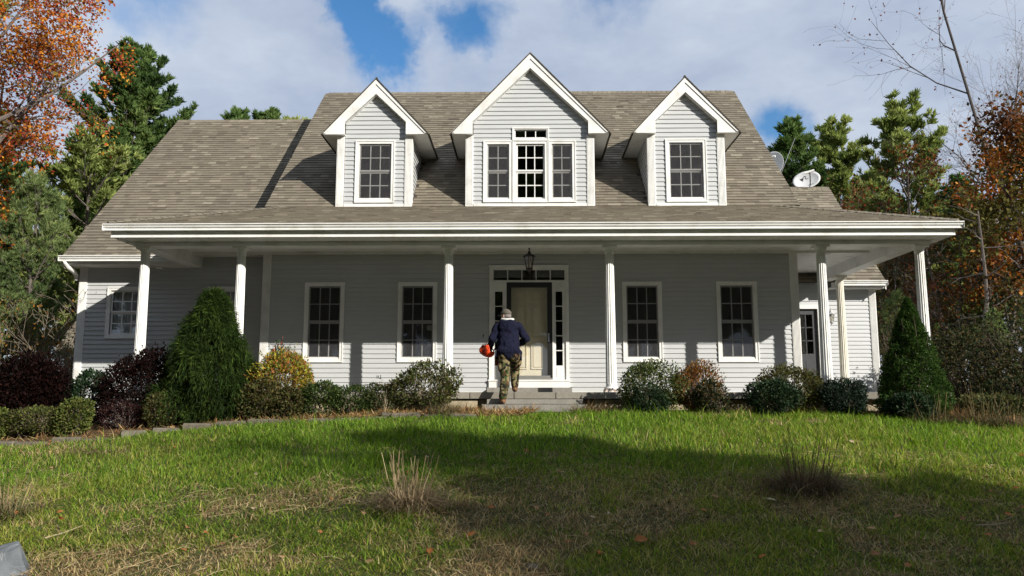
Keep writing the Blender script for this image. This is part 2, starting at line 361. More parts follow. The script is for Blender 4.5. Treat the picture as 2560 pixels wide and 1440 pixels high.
# ------------------------------------------------------------------ ground
PD = [-60, -17.1, -13.1, -10.6, -7.2, -3.8, -2.9, -2.5, 200]; PZ = [-2.2, -1.78, -1.68, -1.46, -.93, -.42, -.345, -.33, -.33]
def gz(x, y):
    x = np.asarray(x, float); y = np.asarray(y, float)
    z = np.interp(y, PD, PZ)
    ax = np.clip(-2-x, 0, 12)*.047 + np.clip(x-4, 0, 12)*.022
    z = z - ax
    z = z + (vnoise(x, y, 2.3)-.5)*.10*np.clip((-y-2)/3, 0, 1) + (vnoise(x, y, 7)-.5)*.16*np.clip((np.abs(x)-11)/4, 0, 1)
    z = z + np.clip((y-14)/40, 0, 1)*1.2
    return z
def ground_px(x, y):
    d = ray(x, y); lo = 2.0; 
    ts = np.linspace(2, 60, 3000); P = CAM + d*ts[:, None]; h = P[:, 2]-gz(P[:, 0], P[:, 1]); i = np.argmax(h < 0)
    return P[i] if h[i] < 0 else P[-1]
xs = np.unique(np.concatenate([np.linspace(-220, -16, 35), np.linspace(-16, 16, 107), np.linspace(16, 220, 35)]))
ys = np.unique(np.concatenate([np.linspace(-60, -19, 18), np.linspace(-19, -1, 73), np.linspace(-1, 40, 42), np.linspace(40, 320, 20)]))
X, Y = np.meshgrid(xs, ys); V = np.stack([X, Y, gz(X, Y)], -1).reshape(-1, 3); nx = len(xs)
I = np.arange(len(V)).reshape(len(ys), nx); Q = np.stack([I[:-1, :-1], I[:-1, 1:], I[1:, 1:], I[1:, :-1]], -1).reshape(-1, 4)
me = mesh_from('lawn', V, [Q], None, True); me.materials.append(MATS['lawn_soil']); lawn = bpy.data.objects.new('lawn', me); col.objects.link(lawn)
tag(lawn, kind='structure')
# planting bed in front of the porch
edge_px = [(-500, 1140), (0, 1116), (230, 1101), (450, 1074), (620, 1062), (860, 1050), (1120, 1042), (1300, 1042), (1450, 1022), (1800, 1024), (2000, 1031), (2300, 1050), (2560, 1068), (2900, 1090)]
EDGE = np.array([ground_px(*p) for p in edge_px]); EDGE = EDGE[np.argsort(EDGE[:, 0])]
def edgeY(x): return np.interp(x, EDGE[:, 0], EDGE[:, 1]) + (vnoise(x, 0*np.asarray(x), .5)-.5)*.12
bx = np.linspace(-13, 13, 140); v = []; f = []
for i, x in enumerate(bx):
    y0 = float(edgeY(x)); 
    for j, tt in enumerate(np.linspace(0, 1, 7)):
        y = y0*(1-tt) + (-.6)*tt; v.append((x, y, float(gz(x, y)) + .012 + .03*float(vnoise(x, y, .3)) - (.03 if j == 0 else 0)))
I = np.arange(140*7).reshape(140, 7); Q = np.stack([I[:-1, :-1], I[1:, :-1], I[1:, 1:], I[:-1, 1:]], -1).reshape(-1, 4)
me = mesh_from('planting_bed', v, [Q], None, True); me.materials.append(MATS['mulch']); bed = bpy.data.objects.new('planting_bed', me); col.objects.link(bed); tag(bed, kind='structure')

# ------------------------------------------------------------------ the house
house = thing('house', (0, 0, -.33), 'grey clapboard farmhouse with wraparound columned porch, three gabled dormers and brown shingle roof', 'house')
rng0 = np.random.default_rng(5)
EXPO = .1016
def cut(lo, hi, holes):
    segs = [(lo, hi)]
    for a, b in sorted(holes):
        ns = []
        for s, e in segs:
            if b <= s or a >= e: ns.append((s, e)); continue
            if a > s: ns.append((s, a))
            if b < e: ns.append((b, e))
        segs = ns
    return segs
def siding(wall, pt, z0, z1, span, holes=(), joined=False):
    """pt(u,n,z)->xyz ; span(z)->(u0,u1) ; holes (u0,u1,z0,z1)"""
    k = 0; z = z0; small = MB()
    while z < z1 - .02:
        zt = min(z + EXPO, z1); parts = {}
        cuts = sorted({z, zt} | {h[i] for h in holes for i in (2, 3) if z < h[i] < zt})
        for a, b in zip(cuts[:-1], cuts[1:]):
            hs = [(h[0], h[1]) for h in holes if h[2] < (a+b)/2 < h[3]]
            sa, sb = span(a), span(b)
            for s, e in cut(min(sa[0], sb[0]), max(sa[1], sb[1]), hs):
                f = lambda q, ends: min(max(q, ends[0]), ends[1])
                na = .022 - .0185*(a-z)/EXPO; nb_ = .022 - .0185*(b-z)/EXPO
                p = [pt(f(s, sa), na, a), pt(f(e, sa), na, a), pt(f(e, sb), nb_, b), pt(f(s, sb), nb_, b)]
                m = small if (joined or e-s < .25) else parts.setdefault((round(s, 2), round(e, 2)), MB())
                m.add(p, [[(0, 1, 2, 3)]])
                if a == z: m.add([pt(f(s, sa), .002, a), pt(f(e, sa), .002, a), p[1], p[0]], [[(0, 1, 2, 3)]])
        for m in parts.values(): m.build('siding_board', 'vinyl_siding', wall)
        z += EXPO; k += 1
    if small.n: tag(small.build('siding_pieces', 'vinyl_siding', wall), kind='stuff')
def core(name, pt, u0, u1, z0, z1, holes, mat='interior_paint', th=.13, parent=house):
    us = sorted({u0, u1} | {min(max(h[i], u0), u1) for h in holes for i in (0, 1)}); zs = sorted({z0, z1} | {min(max(h[i], z0), z1) for h in holes for i in (2, 3)}); m = MB()
    for a, b in zip(zs[:-1], zs[1:]):
        for s, e in cut(u0, u1, [(h[0], h[1]) for h in holes if h[2] < (a+b)/2 < h[3]]):
            m.hexa([pt(s, -th, a), pt(e, -th, a), pt(e, 0, a), pt(s, 0, a), pt(s, -th, b), pt(e, -th, b), pt(e, 0, b), pt(s, 0, b)])
    return m.build(name, mat, parent)
def frontpt(Y): return lambda u, n, z: (u, Y-n, z)

def window(x0, x1, z0, z1, Y, cols=3, rows=2, sashes=2, cas=.075, screen=True, curtain=False, label=None, st=.036):
    fp = frontpt(Y)
    def bx(m, a, b, na, nb, c, d): m.box(a, b, Y-nb, Y-na, c, d)
    m = MB()
    bx(m, x0, x1, -.06, .030, z1-cas, z1); bx(m, x0, x1, -.06, .030, z0, z0+cas*.85)
    bx(m, x0, x0+cas, -.06, .030, z0+cas*.85, z1-cas); bx(m, x1-cas, x1, -.06, .030, z0+cas*.85, z1-cas)
    for a, b, c, d in ((x0-.004, x1+.004, z1-.022, z1+.004), (x0-.004, x1+.004, z0-.004, z0+.02)): bx(m, a, b, .030, .042, c, d)
    for a, b in ((x0-.004, x0+.02), (x1-.02, x1+.004)): bx(m, a, b, .030, .042, z0+.02, z1-.022)
    w = m.build('window', 'white_trim', house)
    if label: w['label'] = label
    ix0, ix1, iz0, iz1 = x0+cas, x1-cas, z0+cas*.85, z1-cas
    m = MB(); bx(m, ix0, ix1, -.06, .016, iz0, iz0+.022); m.build('sill', 'white_trim', w)
    H = (iz1-iz0-.022)/sashes
    for k in range(sashes):
        a = iz0+.022 + k*H; b = a+H; na, nb = ((-.055, -.033) if (k == 0 and sashes == 2) else (-.032, -.010))
        m = MB(); bx(m, ix0+.001, ix0+st, na, nb, a, b); bx(m, ix1-st, ix1-.001, na, nb, a, b); bx(m, ix0+st, ix1-st, na, nb, a, a+st); bx(m, ix0+st, ix1-st, na, nb, b-st, b)
        m.build('sash', 'white_trim', w)
        gx0, gx1, gz0, gz1 = ix0+st, ix1-st, a+st, b-st; mu = .021
        m = MB()
        for i in range(1, cols): c = gx0+(gx1-gx0)*i/cols; bx(m, c-mu/2, c+mu/2, na+.003, nb-.004, gz0, gz1)
        for j in range(1, rows):
            c = gz0+(gz1-gz0)*j/rows
            for i in range(cols):
                bx(m, gx0+(gx1-gx0)*i/cols+(mu/2 if i else 0), gx0+(gx1-gx0)*(i+1)/cols-(mu/2 if i < cols-1 else 0), na+.003, nb-.004, c-mu/2, c+mu/2)
        if m.n: m.build('muntin', 'white_trim', w)
        for i in range(cols):
            for j in range(rows):
                m = MB(); bx(m, gx0+(gx1-gx0)*i/cols+.004, gx0+(gx1-gx0)*(i+1)/cols-.004, na+.008, na+.012, gz0+(gz1-gz0)*j/rows+.004, gz0+(gz1-gz0)*(j+1)/rows-.004)
                m.build('pane', 'window_glass', w)
    if screen:
        m = MB(); m.box(ix0+.012, ix1-.012, Y-.004, Y-.002, iz0+.03, iz1-.004); m.build('screen', 'insect_screen', w)
        m = MB(); bx(m, ix0+.004, ix0+.014, -.006, .008, iz0+.024, iz1-.002); bx(m, ix1-.014, ix1-.004, -.006, .008, iz0+.024, iz1-.002); bx(m, ix0+.014, ix1-.014, -.006, .008, iz0+.024, iz0+.04); m.build('screen_frame', 'white_trim', w)
    if curtain:
        us = np.linspace(ix0, ix1, 60); m = MB(); yy = Y+.16+.018*np.sin(us*60)
        v = [(u, y, zz) for u, y in zip(us, yy) for zz in (iz0, iz1)]; I = np.arange(120).reshape(60, 2)
        m.add(v, [np.stack([I[:-1, 0], I[1:, 0], I[1:, 1], I[:-1, 1]], -1)]); m.build('curtain', 'curtain', w)
    return (ix0, ix1, iz0, iz1), (x0, x1, z0, z1), w

# ---- main front wall
fp = frontpt(0.0)
main_open = []; main_trim = []
win_lab = ['tall window left of the porch shadow stripe, nearest the yellow shrub', 'tall window with papers stuck inside its right panes', 'tall window behind the rounded green shrub', 'tall window beside the porch corner board']
for (a, b), lab in zip([(-4.84, -3.985), (-2.82, -1.98), (2.005, 2.845), (4.018, 4.878)], win_lab):
    i, o, w = window(a, b, .65, 2.365, 0.0, label=lab); main_open.append(i); main_trim.append(o)
    if 'papers' in lab:
        for (p0, p1, q0, q1) in ((-2.20, -2.07, 1.33, 1.44), (-2.19, -2.08, 1.00, 1.08)):
            m = MB(); m.box(p0, p1, .062, .064, q0, q1); m.build('paper', 'candle_white', w)
door_o = (-.855, .855, .10, 2.725)
main_open.append((-.80, .80, .26, 2.66)); main_trim.append((-.86, .86, -.1, 2.727))
wall = core('wall', fp, -5.75, 5.75, -.30, 4.02, main_open)
siding(wall, fp, .02, 3.06, lambda z: (-5.62, 5.62), main_trim)
for s in (-1, 1):
    m = MB(); a, b = (-5.775, -5.60) if s < 0 else (5.60, 5.775)
    m.box(a, b, -.034, .0, .02, 3.03); m.box(a if s < 0 else b-.005, a+.005 if s < 0 else b, .0, .16, .02, 3.03)
    for k in range(6): u = a+.024+k*.0255; m.box(u-.006, u+.006, -.041, -.034, .12, 2.95)
    m.build('corner_board', 'white_trim', wall)
m = MB(); m.box(-5.60, -.86, -.03, .0, -.0, .021); m.box(.86, 5.60, -.03, .0, -.0, .021); m.build('starter_strip', 'white_trim', wall)
# small marks left on the boards: junction screws, the stray number and a hose clip
m = MB()
for (x, z, w_, h_) in [(-3.245, .315, .012, .05), (-3.215, .315, .012, .05), (-3.18, .30, .03, .012), (-3.165, .325, .01, .05), (-.99, 1.16, .012, .09), (-.985, 1.22, .02, .014)]:
    m.box(x, x+w_, -.022, -.010, z, z+h_)
m.build('wall_clip', 'iron_black', wall)

# ---- front door assembly
ent = MB()
ent.box(-.855, .855, -.045, 0, 2.655, 2.725); ent.box(-.855, -.785, -.045, 0, .275, 2.655); ent.box(.785, .855, -.045, 0, .275, 2.655)
ent.box(-.868, .868, -.056, -.045, 2.705, 2.735)
ent.box(-.785, .785, -.035, .06, 2.365, 2.395)
ent.box(-.515, -.485, -.04, .10, .275, 2.365); ent.box(.497, .527, -.04, .10, .275, 2.365)
entry = ent.build('entry_surround', 'white_trim', house)
m = MB(); m.box(-.858, .858, -.062, 0, .102, .275); m.box(-.87, .87, -.075, -.062, .245, .275); m.build('kick_board', 'white_trim', entry)
def glazed(name, x0, x1, z0, z1, nx, nz, parent, fr=.02, Y=0.02):
    m = MB(); m.box(x0-fr, x1+fr, Y-.03, Y+.03, z1, z1+fr); m.box(x0-fr, x1+fr, Y-.03, Y+.03, z0-fr, z0); m.box(x0-fr, x0, Y-.03, Y+.03, z0, z1); m.box(x1, x1+fr, Y-.03, Y+.03, z0, z1)
    for i in range(1, nx): c = x0+(x1-x0)*i/nx; m.box(c-.009, c+.009, Y-.026, Y+.02, z0, z1)
    for j in range(1, nz): c = z0+(z1-z0)*j/nz; m.box(x0, x1, Y-.026, Y+.02, c-.009, c+.009)
    g = m.build(name, 'white_trim', parent)
    for i in range(nx):
        for j in range(nz):
            m = MB(); m.box(x0+(x1-x0)*i/nx+.003, x0+(x1-x0)*(i+1)/nx-.003, Y+.002, Y+.006, z0+(z1-z0)*j/nz+.003, z0+(z1-z0)*(j+1)/nz-.003); m.build('pane', 'window_glass', g)
    return g
glazed('transom', -.765, .765, 2.415, 2.635, 5, 1, house)
for s, (a, b) in ((-1, (-.785, -.515)), (1, (.527, .785))):
    ga, gb = (-.735, -.57) if s < 0 else (.572, .715)
    g = glazed('sidelight', ga, gb, .575, 2.165, 1, 5, house)
    m = MB(); m.box(a, ga-.02, -.012, .03, .275, 2.365); m.box(gb+.02, b, -.012, .03, .275, 2.365); m.box(ga-.02, gb+.02, -.012, .03, .275, .555); m.box(ga-.02, gb+.02, -.012, .03, 2.185, 2.365)
    m.box(a+.06, b-.06, -.020, -.012, .33, .52); m.build('panel', 'white_trim', g)
m = MB(); m.box(-.484, -.385, -.03, .03, .285, 2.362); m.box(.390, .496, -.03, .03, .285, 2.362); m.box(-.385, .390, -.03, .03, 2.255, 2.362)
m.box(-.484, -.46, .03, .16, .285, 2.362); m.box(.47, .496, .03, .16, .285, 2.362)
storm = m.build('storm_door', 'storm_black', house); storm['label'] = 'black framed glass storm door'
m = MB(); m.box(-.484, .496, -.034, .08, .276, .315); m.box(-.44, .45, -.036, .02, .315, .362); m.build('threshold', 'threshold_grey', storm)
m = MB(); m.box(-.385, .390, -.006, -.002, .362, 2.255); m.build('pane', 'window_glass', storm)
m = MB(); m.box(.405, .43, -.075, -.03, 1.08, 1.26); m.build('handle', 'steel', storm)
DY = .085
m = MB(); m.box(-.46, .47, DY, DY+.045, .29, 2.36)
door = m.build('front_door', 'door_beige', house); door['label'] = 'beige six-panel front door behind the storm door'
for (a, b) in ((-.30, -.045), (.045, .30)):
    for (c, d) in ((.50, 1.06), (1.16, 1.88), (1.97, 2.17)):
        m = MB()
        for q in ((a, b, c, c+.022), (a, b, d-.022, d), (a, a+.022, c+.022, d-.022), (b-.022, b, c+.022, d-.022)): m.box(q[0], q[1], DY-.020, DY-.0005, q[2], q[3])
        m.box(a+.045, b-.045, DY-.016, DY-.0005, c+.045, d-.045); m.build('panel', 'door_beige', door)
m = MB(); m.lathe([(.012, 0), (.012, .002)], (0, DY-.004, 1.9), 10); m.box(-.006, .006, DY-.012, DY-.001, 1.90, 1.912); m.build('peephole', 'iron_black', door)

# ---- left wing wall
LY = .55
fpl = frontpt(LY); l_open = []; l_trim = []
for (a, b, lab) in ((-9.43, -8.56, 'white window half hidden behind the end column, curtains drawn'), (-7.21, -6.34, 'white window behind the tall weeping evergreen')):
    i, o, w = window(a, b, 1.205, 2.355, LY, curtain=True, screen=False, label=lab); l_open.append(i); l_trim.append(o)
wl = core('wall', fpl, -10.06, -5.75, -1.0, 3.15, l_open); wl['label'] = 'clapboard wall of the left wing'
siding(wl, fpl, -.75, 3.05, lambda z: (-9.92, -5.75), l_trim)
m = MB(); m.box(-10.085, -9.91, LY-.034, LY, -.78, 2.92); m.box(-10.085, -10.08, LY, LY+.16, -.78, 2.92)
for k in range(6): u = -10.06+k*.0255; m.box(u-.006, u+.006, LY-.041, LY-.034, -.7, 2.85)
m.build('corner_board', 'white_trim', wl)
# ---- right wing wall
RY = 3.3; fpr = frontpt(RY)
r_open = [(6.60, 7.36, .06, 2.14)]; r_trim = [(6.50, 7.47, -.2, 2.24)]
wr = core('wall', fpr, 5.75, 8.83, -.35, 2.95, r_open); wr['label'] = 'sunlit clapboard wall of the right wing'
siding(wr, fpr, .0, 2.82, lambda z: (5.75, 8.70), r_trim)
m = MB(); m.box(8.685, 8.855, RY-.034, RY, -.02, 2.66); m.box(8.85, 8.855, RY, RY+.16, -.02, 2.66)
for k in range(6): u = 8.709+k*.0245; m.box(u-.006, u+.006, RY-.041, RY-.034, .1, 2.6)
m.build('corner_board', 'white_trim', wr)
m = MB(); m.box(6.50, 6.60, RY-.04, RY, 0, 2.24); m.box(7.36, 7.47, RY-.04, RY, 0, 2.24); m.box(6.60, 7.36, RY-.04, RY, 2.14, 2.24); sd = m.build('side_door_casing', 'white_trim', house)
m = MB(); yy = RY+.03
m.box(6.60, 7.36, yy, yy+.045, .06, 1.0); m.box(6.60, 6.72, yy, yy+.045, 1.0, 2.14); m.box(7.24, 7.36, yy, yy+.045, 1.0, 2.14); m.box(6.72, 7.24, yy, yy+.045, 2.0, 2.14)
for c in (1.33, 1.67): m.box(6.72, 7.24, yy+.005, yy+.03, c-.012, c+.012)
for c in (6.893, 7.067): m.box(c-.012, c+.012, yy+.005, yy+.03, 1.0, 2.0)
sdo = m.build('side_door', 'grey_door', house); sdo['label'] = 'dark grey glazed side door under the porch'
for i in range(3):
    for j in range(3): m = MB(); m.box(6.72+.1733*i+.005, 6.72+.1733*(i+1)-.005, yy+.02, yy+.024, 1.0+.333*j+.005, 1.0+.333*(j+1)-.005); m.build('pane', 'window_glass', sdo)
for (a, b) in ((6.74, 6.93), (7.03, 7.22)):
    m = MB(); m.box(a, b, yy-.008, yy-.0005, .25, .85); m.build('panel', 'grey_door', sdo)
m = MB(); m.lathe([(.012, 0), (.03, .02), (.034, .04), (.02, .06)], (0, 0, 0), 12)
kn = m.build('door_knob', 'steel', sdo, True); kn.location = Vector((7.30, yy, 1.0)) - wloc(sdo); kn.rotation_euler = (R(90), 0, 0)

# ---- other walls and the dark interior
m = MB()
m.prism([(5.70, 0, 0), (5.70, 9.7, 0), (5.70, 9.7, 4.0), (5.70, 4.85, 8.45), (5.70, 0, 4.0)], (.06, 0, 0)); m.prism([(-5.66, 0, 0), (-5.66, 9.7, 0), (-5.66, 9.7, 4.0), (-5.66, 4.85, 8.45), (-5.66, 0, 4.0)], (-.04, 0, 0))
m.box(-5.7, 5.7, 9.66, 9.76, -.3, 4.05)
m.prism([(-10.06, LY, -1.), (-10.06, 10.2, -1.), (-10.06, 10.2, 3.1), (-10.06, 5.4, 7.75), (-10.06, LY, 3.1)], (.06, 0, 0)); m.box(-10.0, -5.75, 10.14, 10.2, -1, 3.1)
m.prism([(8.77, RY, -.35), (8.77, 9.1, -.35), (8.77, 9.1, 2.85), (8.77, 6.2, 5.95), (8.77, RY, 2.85)], (.06, 0, 0)); m.box(5.75, 8.77, 9.1, 9.16, -.35, 2.85)
m.build('rear_wall', 'vinyl_siding', house)
m = MB(); m.box(-5.69, 5.69, .14, 9.6, .18, .26); m.box(-9.99, -5.76, .70, 10.1, .15, .22); m.box(5.77, 8.76, 3.45, 9.0, .0, .05); m.build('interior_floor', 'interior_floor', house)
m = MB(); m.box(-5.69, 5.69, 4.2, 4.3, .26, 3.0); m.box(-1.2, -1.12, .14, 4.2, .26, 3.0); m.box(1.2, 1.28, .14, 4.2, .26, 3.0); m.box(-5.69, 5.69, .14, 9.6, 3.06, 3.16); m.box(-9.99, -5.76, 4, 4.1, .2, 3); m.box(-9.99, -5.76, .7, 10.1, 3.0, 3.08); m.box(5.77, 8.76, 5, 5.1, 0, 2.8); m.box(5.77, 8.76, 3.45, 9.0, 2.80, 2.85)
m.build('interior_wall', 'interior_paint', house)
m = MB(); m.box(-5.6, 5.6, 2.2, 2.26, 3.17, 6.0); m.box(-5.6, 5.6, .15, 2.2, 3.165, 3.19); m.build('attic_partition', 'attic_wood', house)

# ---- roofs
ZB, SL = 4.05, .93                       # main roof: height at the front wall, pitch
RIDY = 4.85; RIDZ = ZB+SL*RIDY
TABW = (.13, .16, .19, .23, .28)
tab_mesh = {}
def tab_mesh_for(w, th):
    k = (w, th)
    if k not in tab_mesh:
        v = [(0.0012, 0, 0), (w-.0012, 0, 0), (w-.0012, .147, 0), (.0012, .147, 0), (.0012, 0, th), (w-.0012, 0, th), (w-.0012, .147, .003), (.0012, .147, .003)]
        me = mesh_from('shingle', v, [[(0, 3, 2, 1), (4, 5, 6, 7), (0, 1, 5, 4), (1, 2, 6, 5), (2, 3, 7, 6), (3, 0, 4, 7)]]); me.materials.append(MATS['shingle_tab']); tab_mesh[k] = me
    return tab_mesh[k]
N_TAB = 0
def shingle_plane(P0, u, v, length, ext, stuff, roofpart, expo=.127, skip=None, singles=0, deck=True, seed=0, thin=False):
    """P0 eave origin, u along the eave, v up the slope, ext(s)->(u0,u1); courses of tabs"""
    global N_TAB
    r = np.random.default_rng(seed); P0 = np.array(P0, float); u = unit(np.array(u, float)); v = unit(np.array(v, float)); n = np.cross(u, v)
    if n[2] < 0: n = -n
    rows = int(length/expo); dm = MB()
    for k in range(rows+1):
        s = k*expo; s1 = min(s+expo, length); a, b = ext(min(s+expo*.3, length)); a0, b0 = ext(s); a1, b1 = ext(s1)
        if deck:
            for (q0, q1, w0, w1) in ([(a0, b0, a1, b1)] if skip is None else skip((a0, b0, a1, b1), s, s1)):
                if q1 - q0 > .02: dm.add([P0+u*q0+v*s-n*.004, P0+u*q1+v*s-n*.004, P0+u*w1+v*s1-n*.004, P0+u*w0+v*s1-n*.004, P0+u*q0+v*s-n*(.02 if thin else .05), P0+u*q1+v*s-n*(.02 if thin else .05), P0+u*w1+v*s1-n*(.02 if thin else .05), P0+u*w0+v*s1-n*(.02 if thin else .05)], [[(0, 1, 2, 3), (7, 6, 5, 4), (0, 4, 5, 1), (1, 5, 6, 2), (2, 6, 7, 3), (3, 7, 4, 0)]])
        if s > length-.05: continue
        x = a - r.random()*.2; prev = .5
        while x < b:
            w = TABW[r.integers(len(TABW))]; x0, x1 = max(x, a), min(x+w, b); x += w
            if x1-x0 < .03: continue
            if skip is not None and not any(q0-.02 < (x0+x1)/2 < q1+.02 for (q0, q1, _, _) in skip((a, b, a, b), s, s1)): continue
            th = (.015, .018)[r.random() < .45]; tone = float(np.clip(r.normal(.64, .08) if r.random() < .11 else r.normal(.35, .065), 0, 1))
            if thin: th = .008
            base = P0 + v*(s + r.normal()*.0025)
            if N_TAB < singles and x1-x0 > w-.001:
                ob = bpy.data.objects.new('shingle', tab_mesh_for(w, th)); col.objects.link(ob); ob.parent = roofpart
                M = Matrix((u, v, n)).transposed(); p = base+u*x0; ob.location = Vector(p)-wloc(roofpart); ob.rotation_euler = M.to_euler(); N_TAB += 1; continue
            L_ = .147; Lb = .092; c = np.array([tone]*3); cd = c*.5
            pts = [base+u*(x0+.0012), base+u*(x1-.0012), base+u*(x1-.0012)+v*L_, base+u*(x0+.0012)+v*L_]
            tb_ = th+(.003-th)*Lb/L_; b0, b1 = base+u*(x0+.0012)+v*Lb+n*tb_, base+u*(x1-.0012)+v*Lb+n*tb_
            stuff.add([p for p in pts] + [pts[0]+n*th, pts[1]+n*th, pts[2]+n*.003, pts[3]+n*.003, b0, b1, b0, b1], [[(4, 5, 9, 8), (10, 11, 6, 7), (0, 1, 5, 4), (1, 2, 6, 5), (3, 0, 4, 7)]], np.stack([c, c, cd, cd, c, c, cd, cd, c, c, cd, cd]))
    return dm
tabs = MB()
dorm = [(-4.22, -2.58), (-1.37, 1.43), (2.63, 4.29)]      # dormer wall extents on the front wall
vm = np.array([0, 1, SL]); vmn = np.linalg.norm(vm)
def flare(s): 
    q = max(0, 1-(s/.6)); return .0*q
def main_ext(s): return (-5.80-flare(s), 5.90+flare(s))
def main_skip(e, s, s1):
    Yc = (s+s1)/2/vmn; out = []; holes = dorm if Yc < 1.9 else []
    for a, b in cut(e[0], e[1], holes): out.append((a, b, e[2] if a == e[0] else a, e[3] if b == e[1] else b))
    return out
Lm = RIDY*vmn
roof = shingle_plane((0, 0, ZB), (1, 0, 0), vm, Lm, main_ext, tabs, None, skip=main_skip, seed=1)
m = roof; m.add([(-5.7, RIDY, RIDZ-.004), (5.9, RIDY, RIDZ-.004), (5.9, 9.9, ZB-.2), (-5.7, 9.9, ZB-.2)], [[(0, 1, 2, 3)]])
roof = m.build('roof', 'roof_deck', house)
# left wing roof
LR = (5.36, 7.95); LE = (.06, 2.97); lsl = (LR[1]-LE[1])/(LR[0]-LE[0]); vl = np.array([0, 1, lsl]); Ll = (LR[0]-LE[0])*np.linalg.norm(unit(vl)*np.linalg.norm(vl))
roof_l = MB(); rl = bpy.data.objects.new('roof_tmp', None)
class _P: pass
m0 = MB(); m0.add([(-10.25, LR[0], LR[1]-.004), (-5.7, LR[0], LR[1]-.004), (-5.7, 10.4, 3.0), (-10.25, 10.4, 3.0)], [[(0, 1, 2, 3)]])
roofL = m0.build('roof', 'roof_deck', house); roofL['label'] = 'shingle roof of the left wing'
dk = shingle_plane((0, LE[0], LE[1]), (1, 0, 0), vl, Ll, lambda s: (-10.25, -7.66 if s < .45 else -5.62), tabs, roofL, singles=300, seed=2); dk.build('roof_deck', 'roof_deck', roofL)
# right wing roof
RR = (6.2, 6.08); RE = (2.9, 2.79); vr = np.array([0, 1, (RR[1]-RE[1])/(RR[0]-RE[0])]); Lr = math.hypot(RR[0]-RE[0], RR[1]-RE[1])
m0 = MB(); m0.add([(5.76, RR[0], RR[1]-.004), (8.97, RR[0], RR[1]-.004), (8.97, 9.4, 2.8), (5.76, 9.4, 2.8)], [[(0, 1, 2, 3)]])
roofR = m0.build('roof', 'roof_deck', house); roofR['label'] = 'shingle roof of the right wing'
shingle_plane((0, RE[0], RE[1]), (1, 0, 0), vr, Lr, lambda s: (5.77, 8.97), tabs, roofR, seed=3).build('roof_deck', 'roof_deck', roofR)
# porch roof: front slope and the two hips
PE = (-2.60, 3.115); ps = (ZB-.006-PE[1])/(0-PE[0]); vp = np.array([0, 1, ps]); Lp = 2.60*math.hypot(1, ps); HX = 7.87
dk = shingle_plane((0, PE[0], PE[1]), (1, 0, 0), vp, Lp, lambda s: (-HX+s/math.hypot(1, ps), HX-s/math.hypot(1, ps)), tabs, roof, seed=4)
porch_roof = dk.build('porch_roof', 'roof_deck', house)
hyp = math.hypot(1, ps)
shingle_plane((HX, 0, PE[1]), (0, 1, 0), (-1, 0, ps), 2.33*hyp, lambda s: (PE[0]+s/hyp, 3.05), tabs, roof, seed=6).build('roof_deck', 'roof_deck', porch_roof)
shingle_plane((-HX, 0, PE[1]), (0, 1, 0), (1, 0, ps), 2.33*hyp, lambda s: (PE[0]+s/hyp, .25+s/hyp*.4), tabs, roof, seed=7).build('roof_deck', 'roof_deck', porch_roof)
# ridge and hip caps
def caps(a, b, nrm_z=True, w=.13, drop=.05, seed=0, step=.14):
    a = np.array(a, float); b = np.array(b, float); L_ = np.linalg.norm(b-a); d = (b-a)/L_; side = unit(np.cross(d, (0, 0, 1))); r = np.random.default_rng(seed)
    for k in range(int(L_/step)):
        p = a+d*k*step; q = p+d*.2; t0 = .022; tone = np.array([float(np.clip(r.normal(.36, .06), 0, 1))]*3)
        v = [p-side*w-np.array([0, 0, drop]), p+(0, 0, t0), p+side*w-np.array([0, 0, drop]), q-side*w-np.array([0, 0, drop+.012]), q+(0, 0, t0-.014), q+side*w-np.array([0, 0, drop+.012])]
        tabs.add(v, [[(0, 1, 4, 3), (1, 2, 5, 4)], [(0, 2, 1)]], tone)
caps((-5.7, RIDY, RIDZ+.01), (5.9, RIDY, RIDZ+.01), drop=.11, seed=8); caps((-10.25, LR[0], LR[1]+.01), (-5.72, LR[0], LR[1]+.01), drop=.11, seed=9); caps((5.78, RR[0], RR[1]+.01), (8.97, RR[0], RR[1]+.01), drop=.12, seed=10)
for s in (-1, 1): caps((s*HX, PE[0], PE[1]+.02), (s*(HX-2.58), -.02, ZB+.008), drop=.03, seed=11)

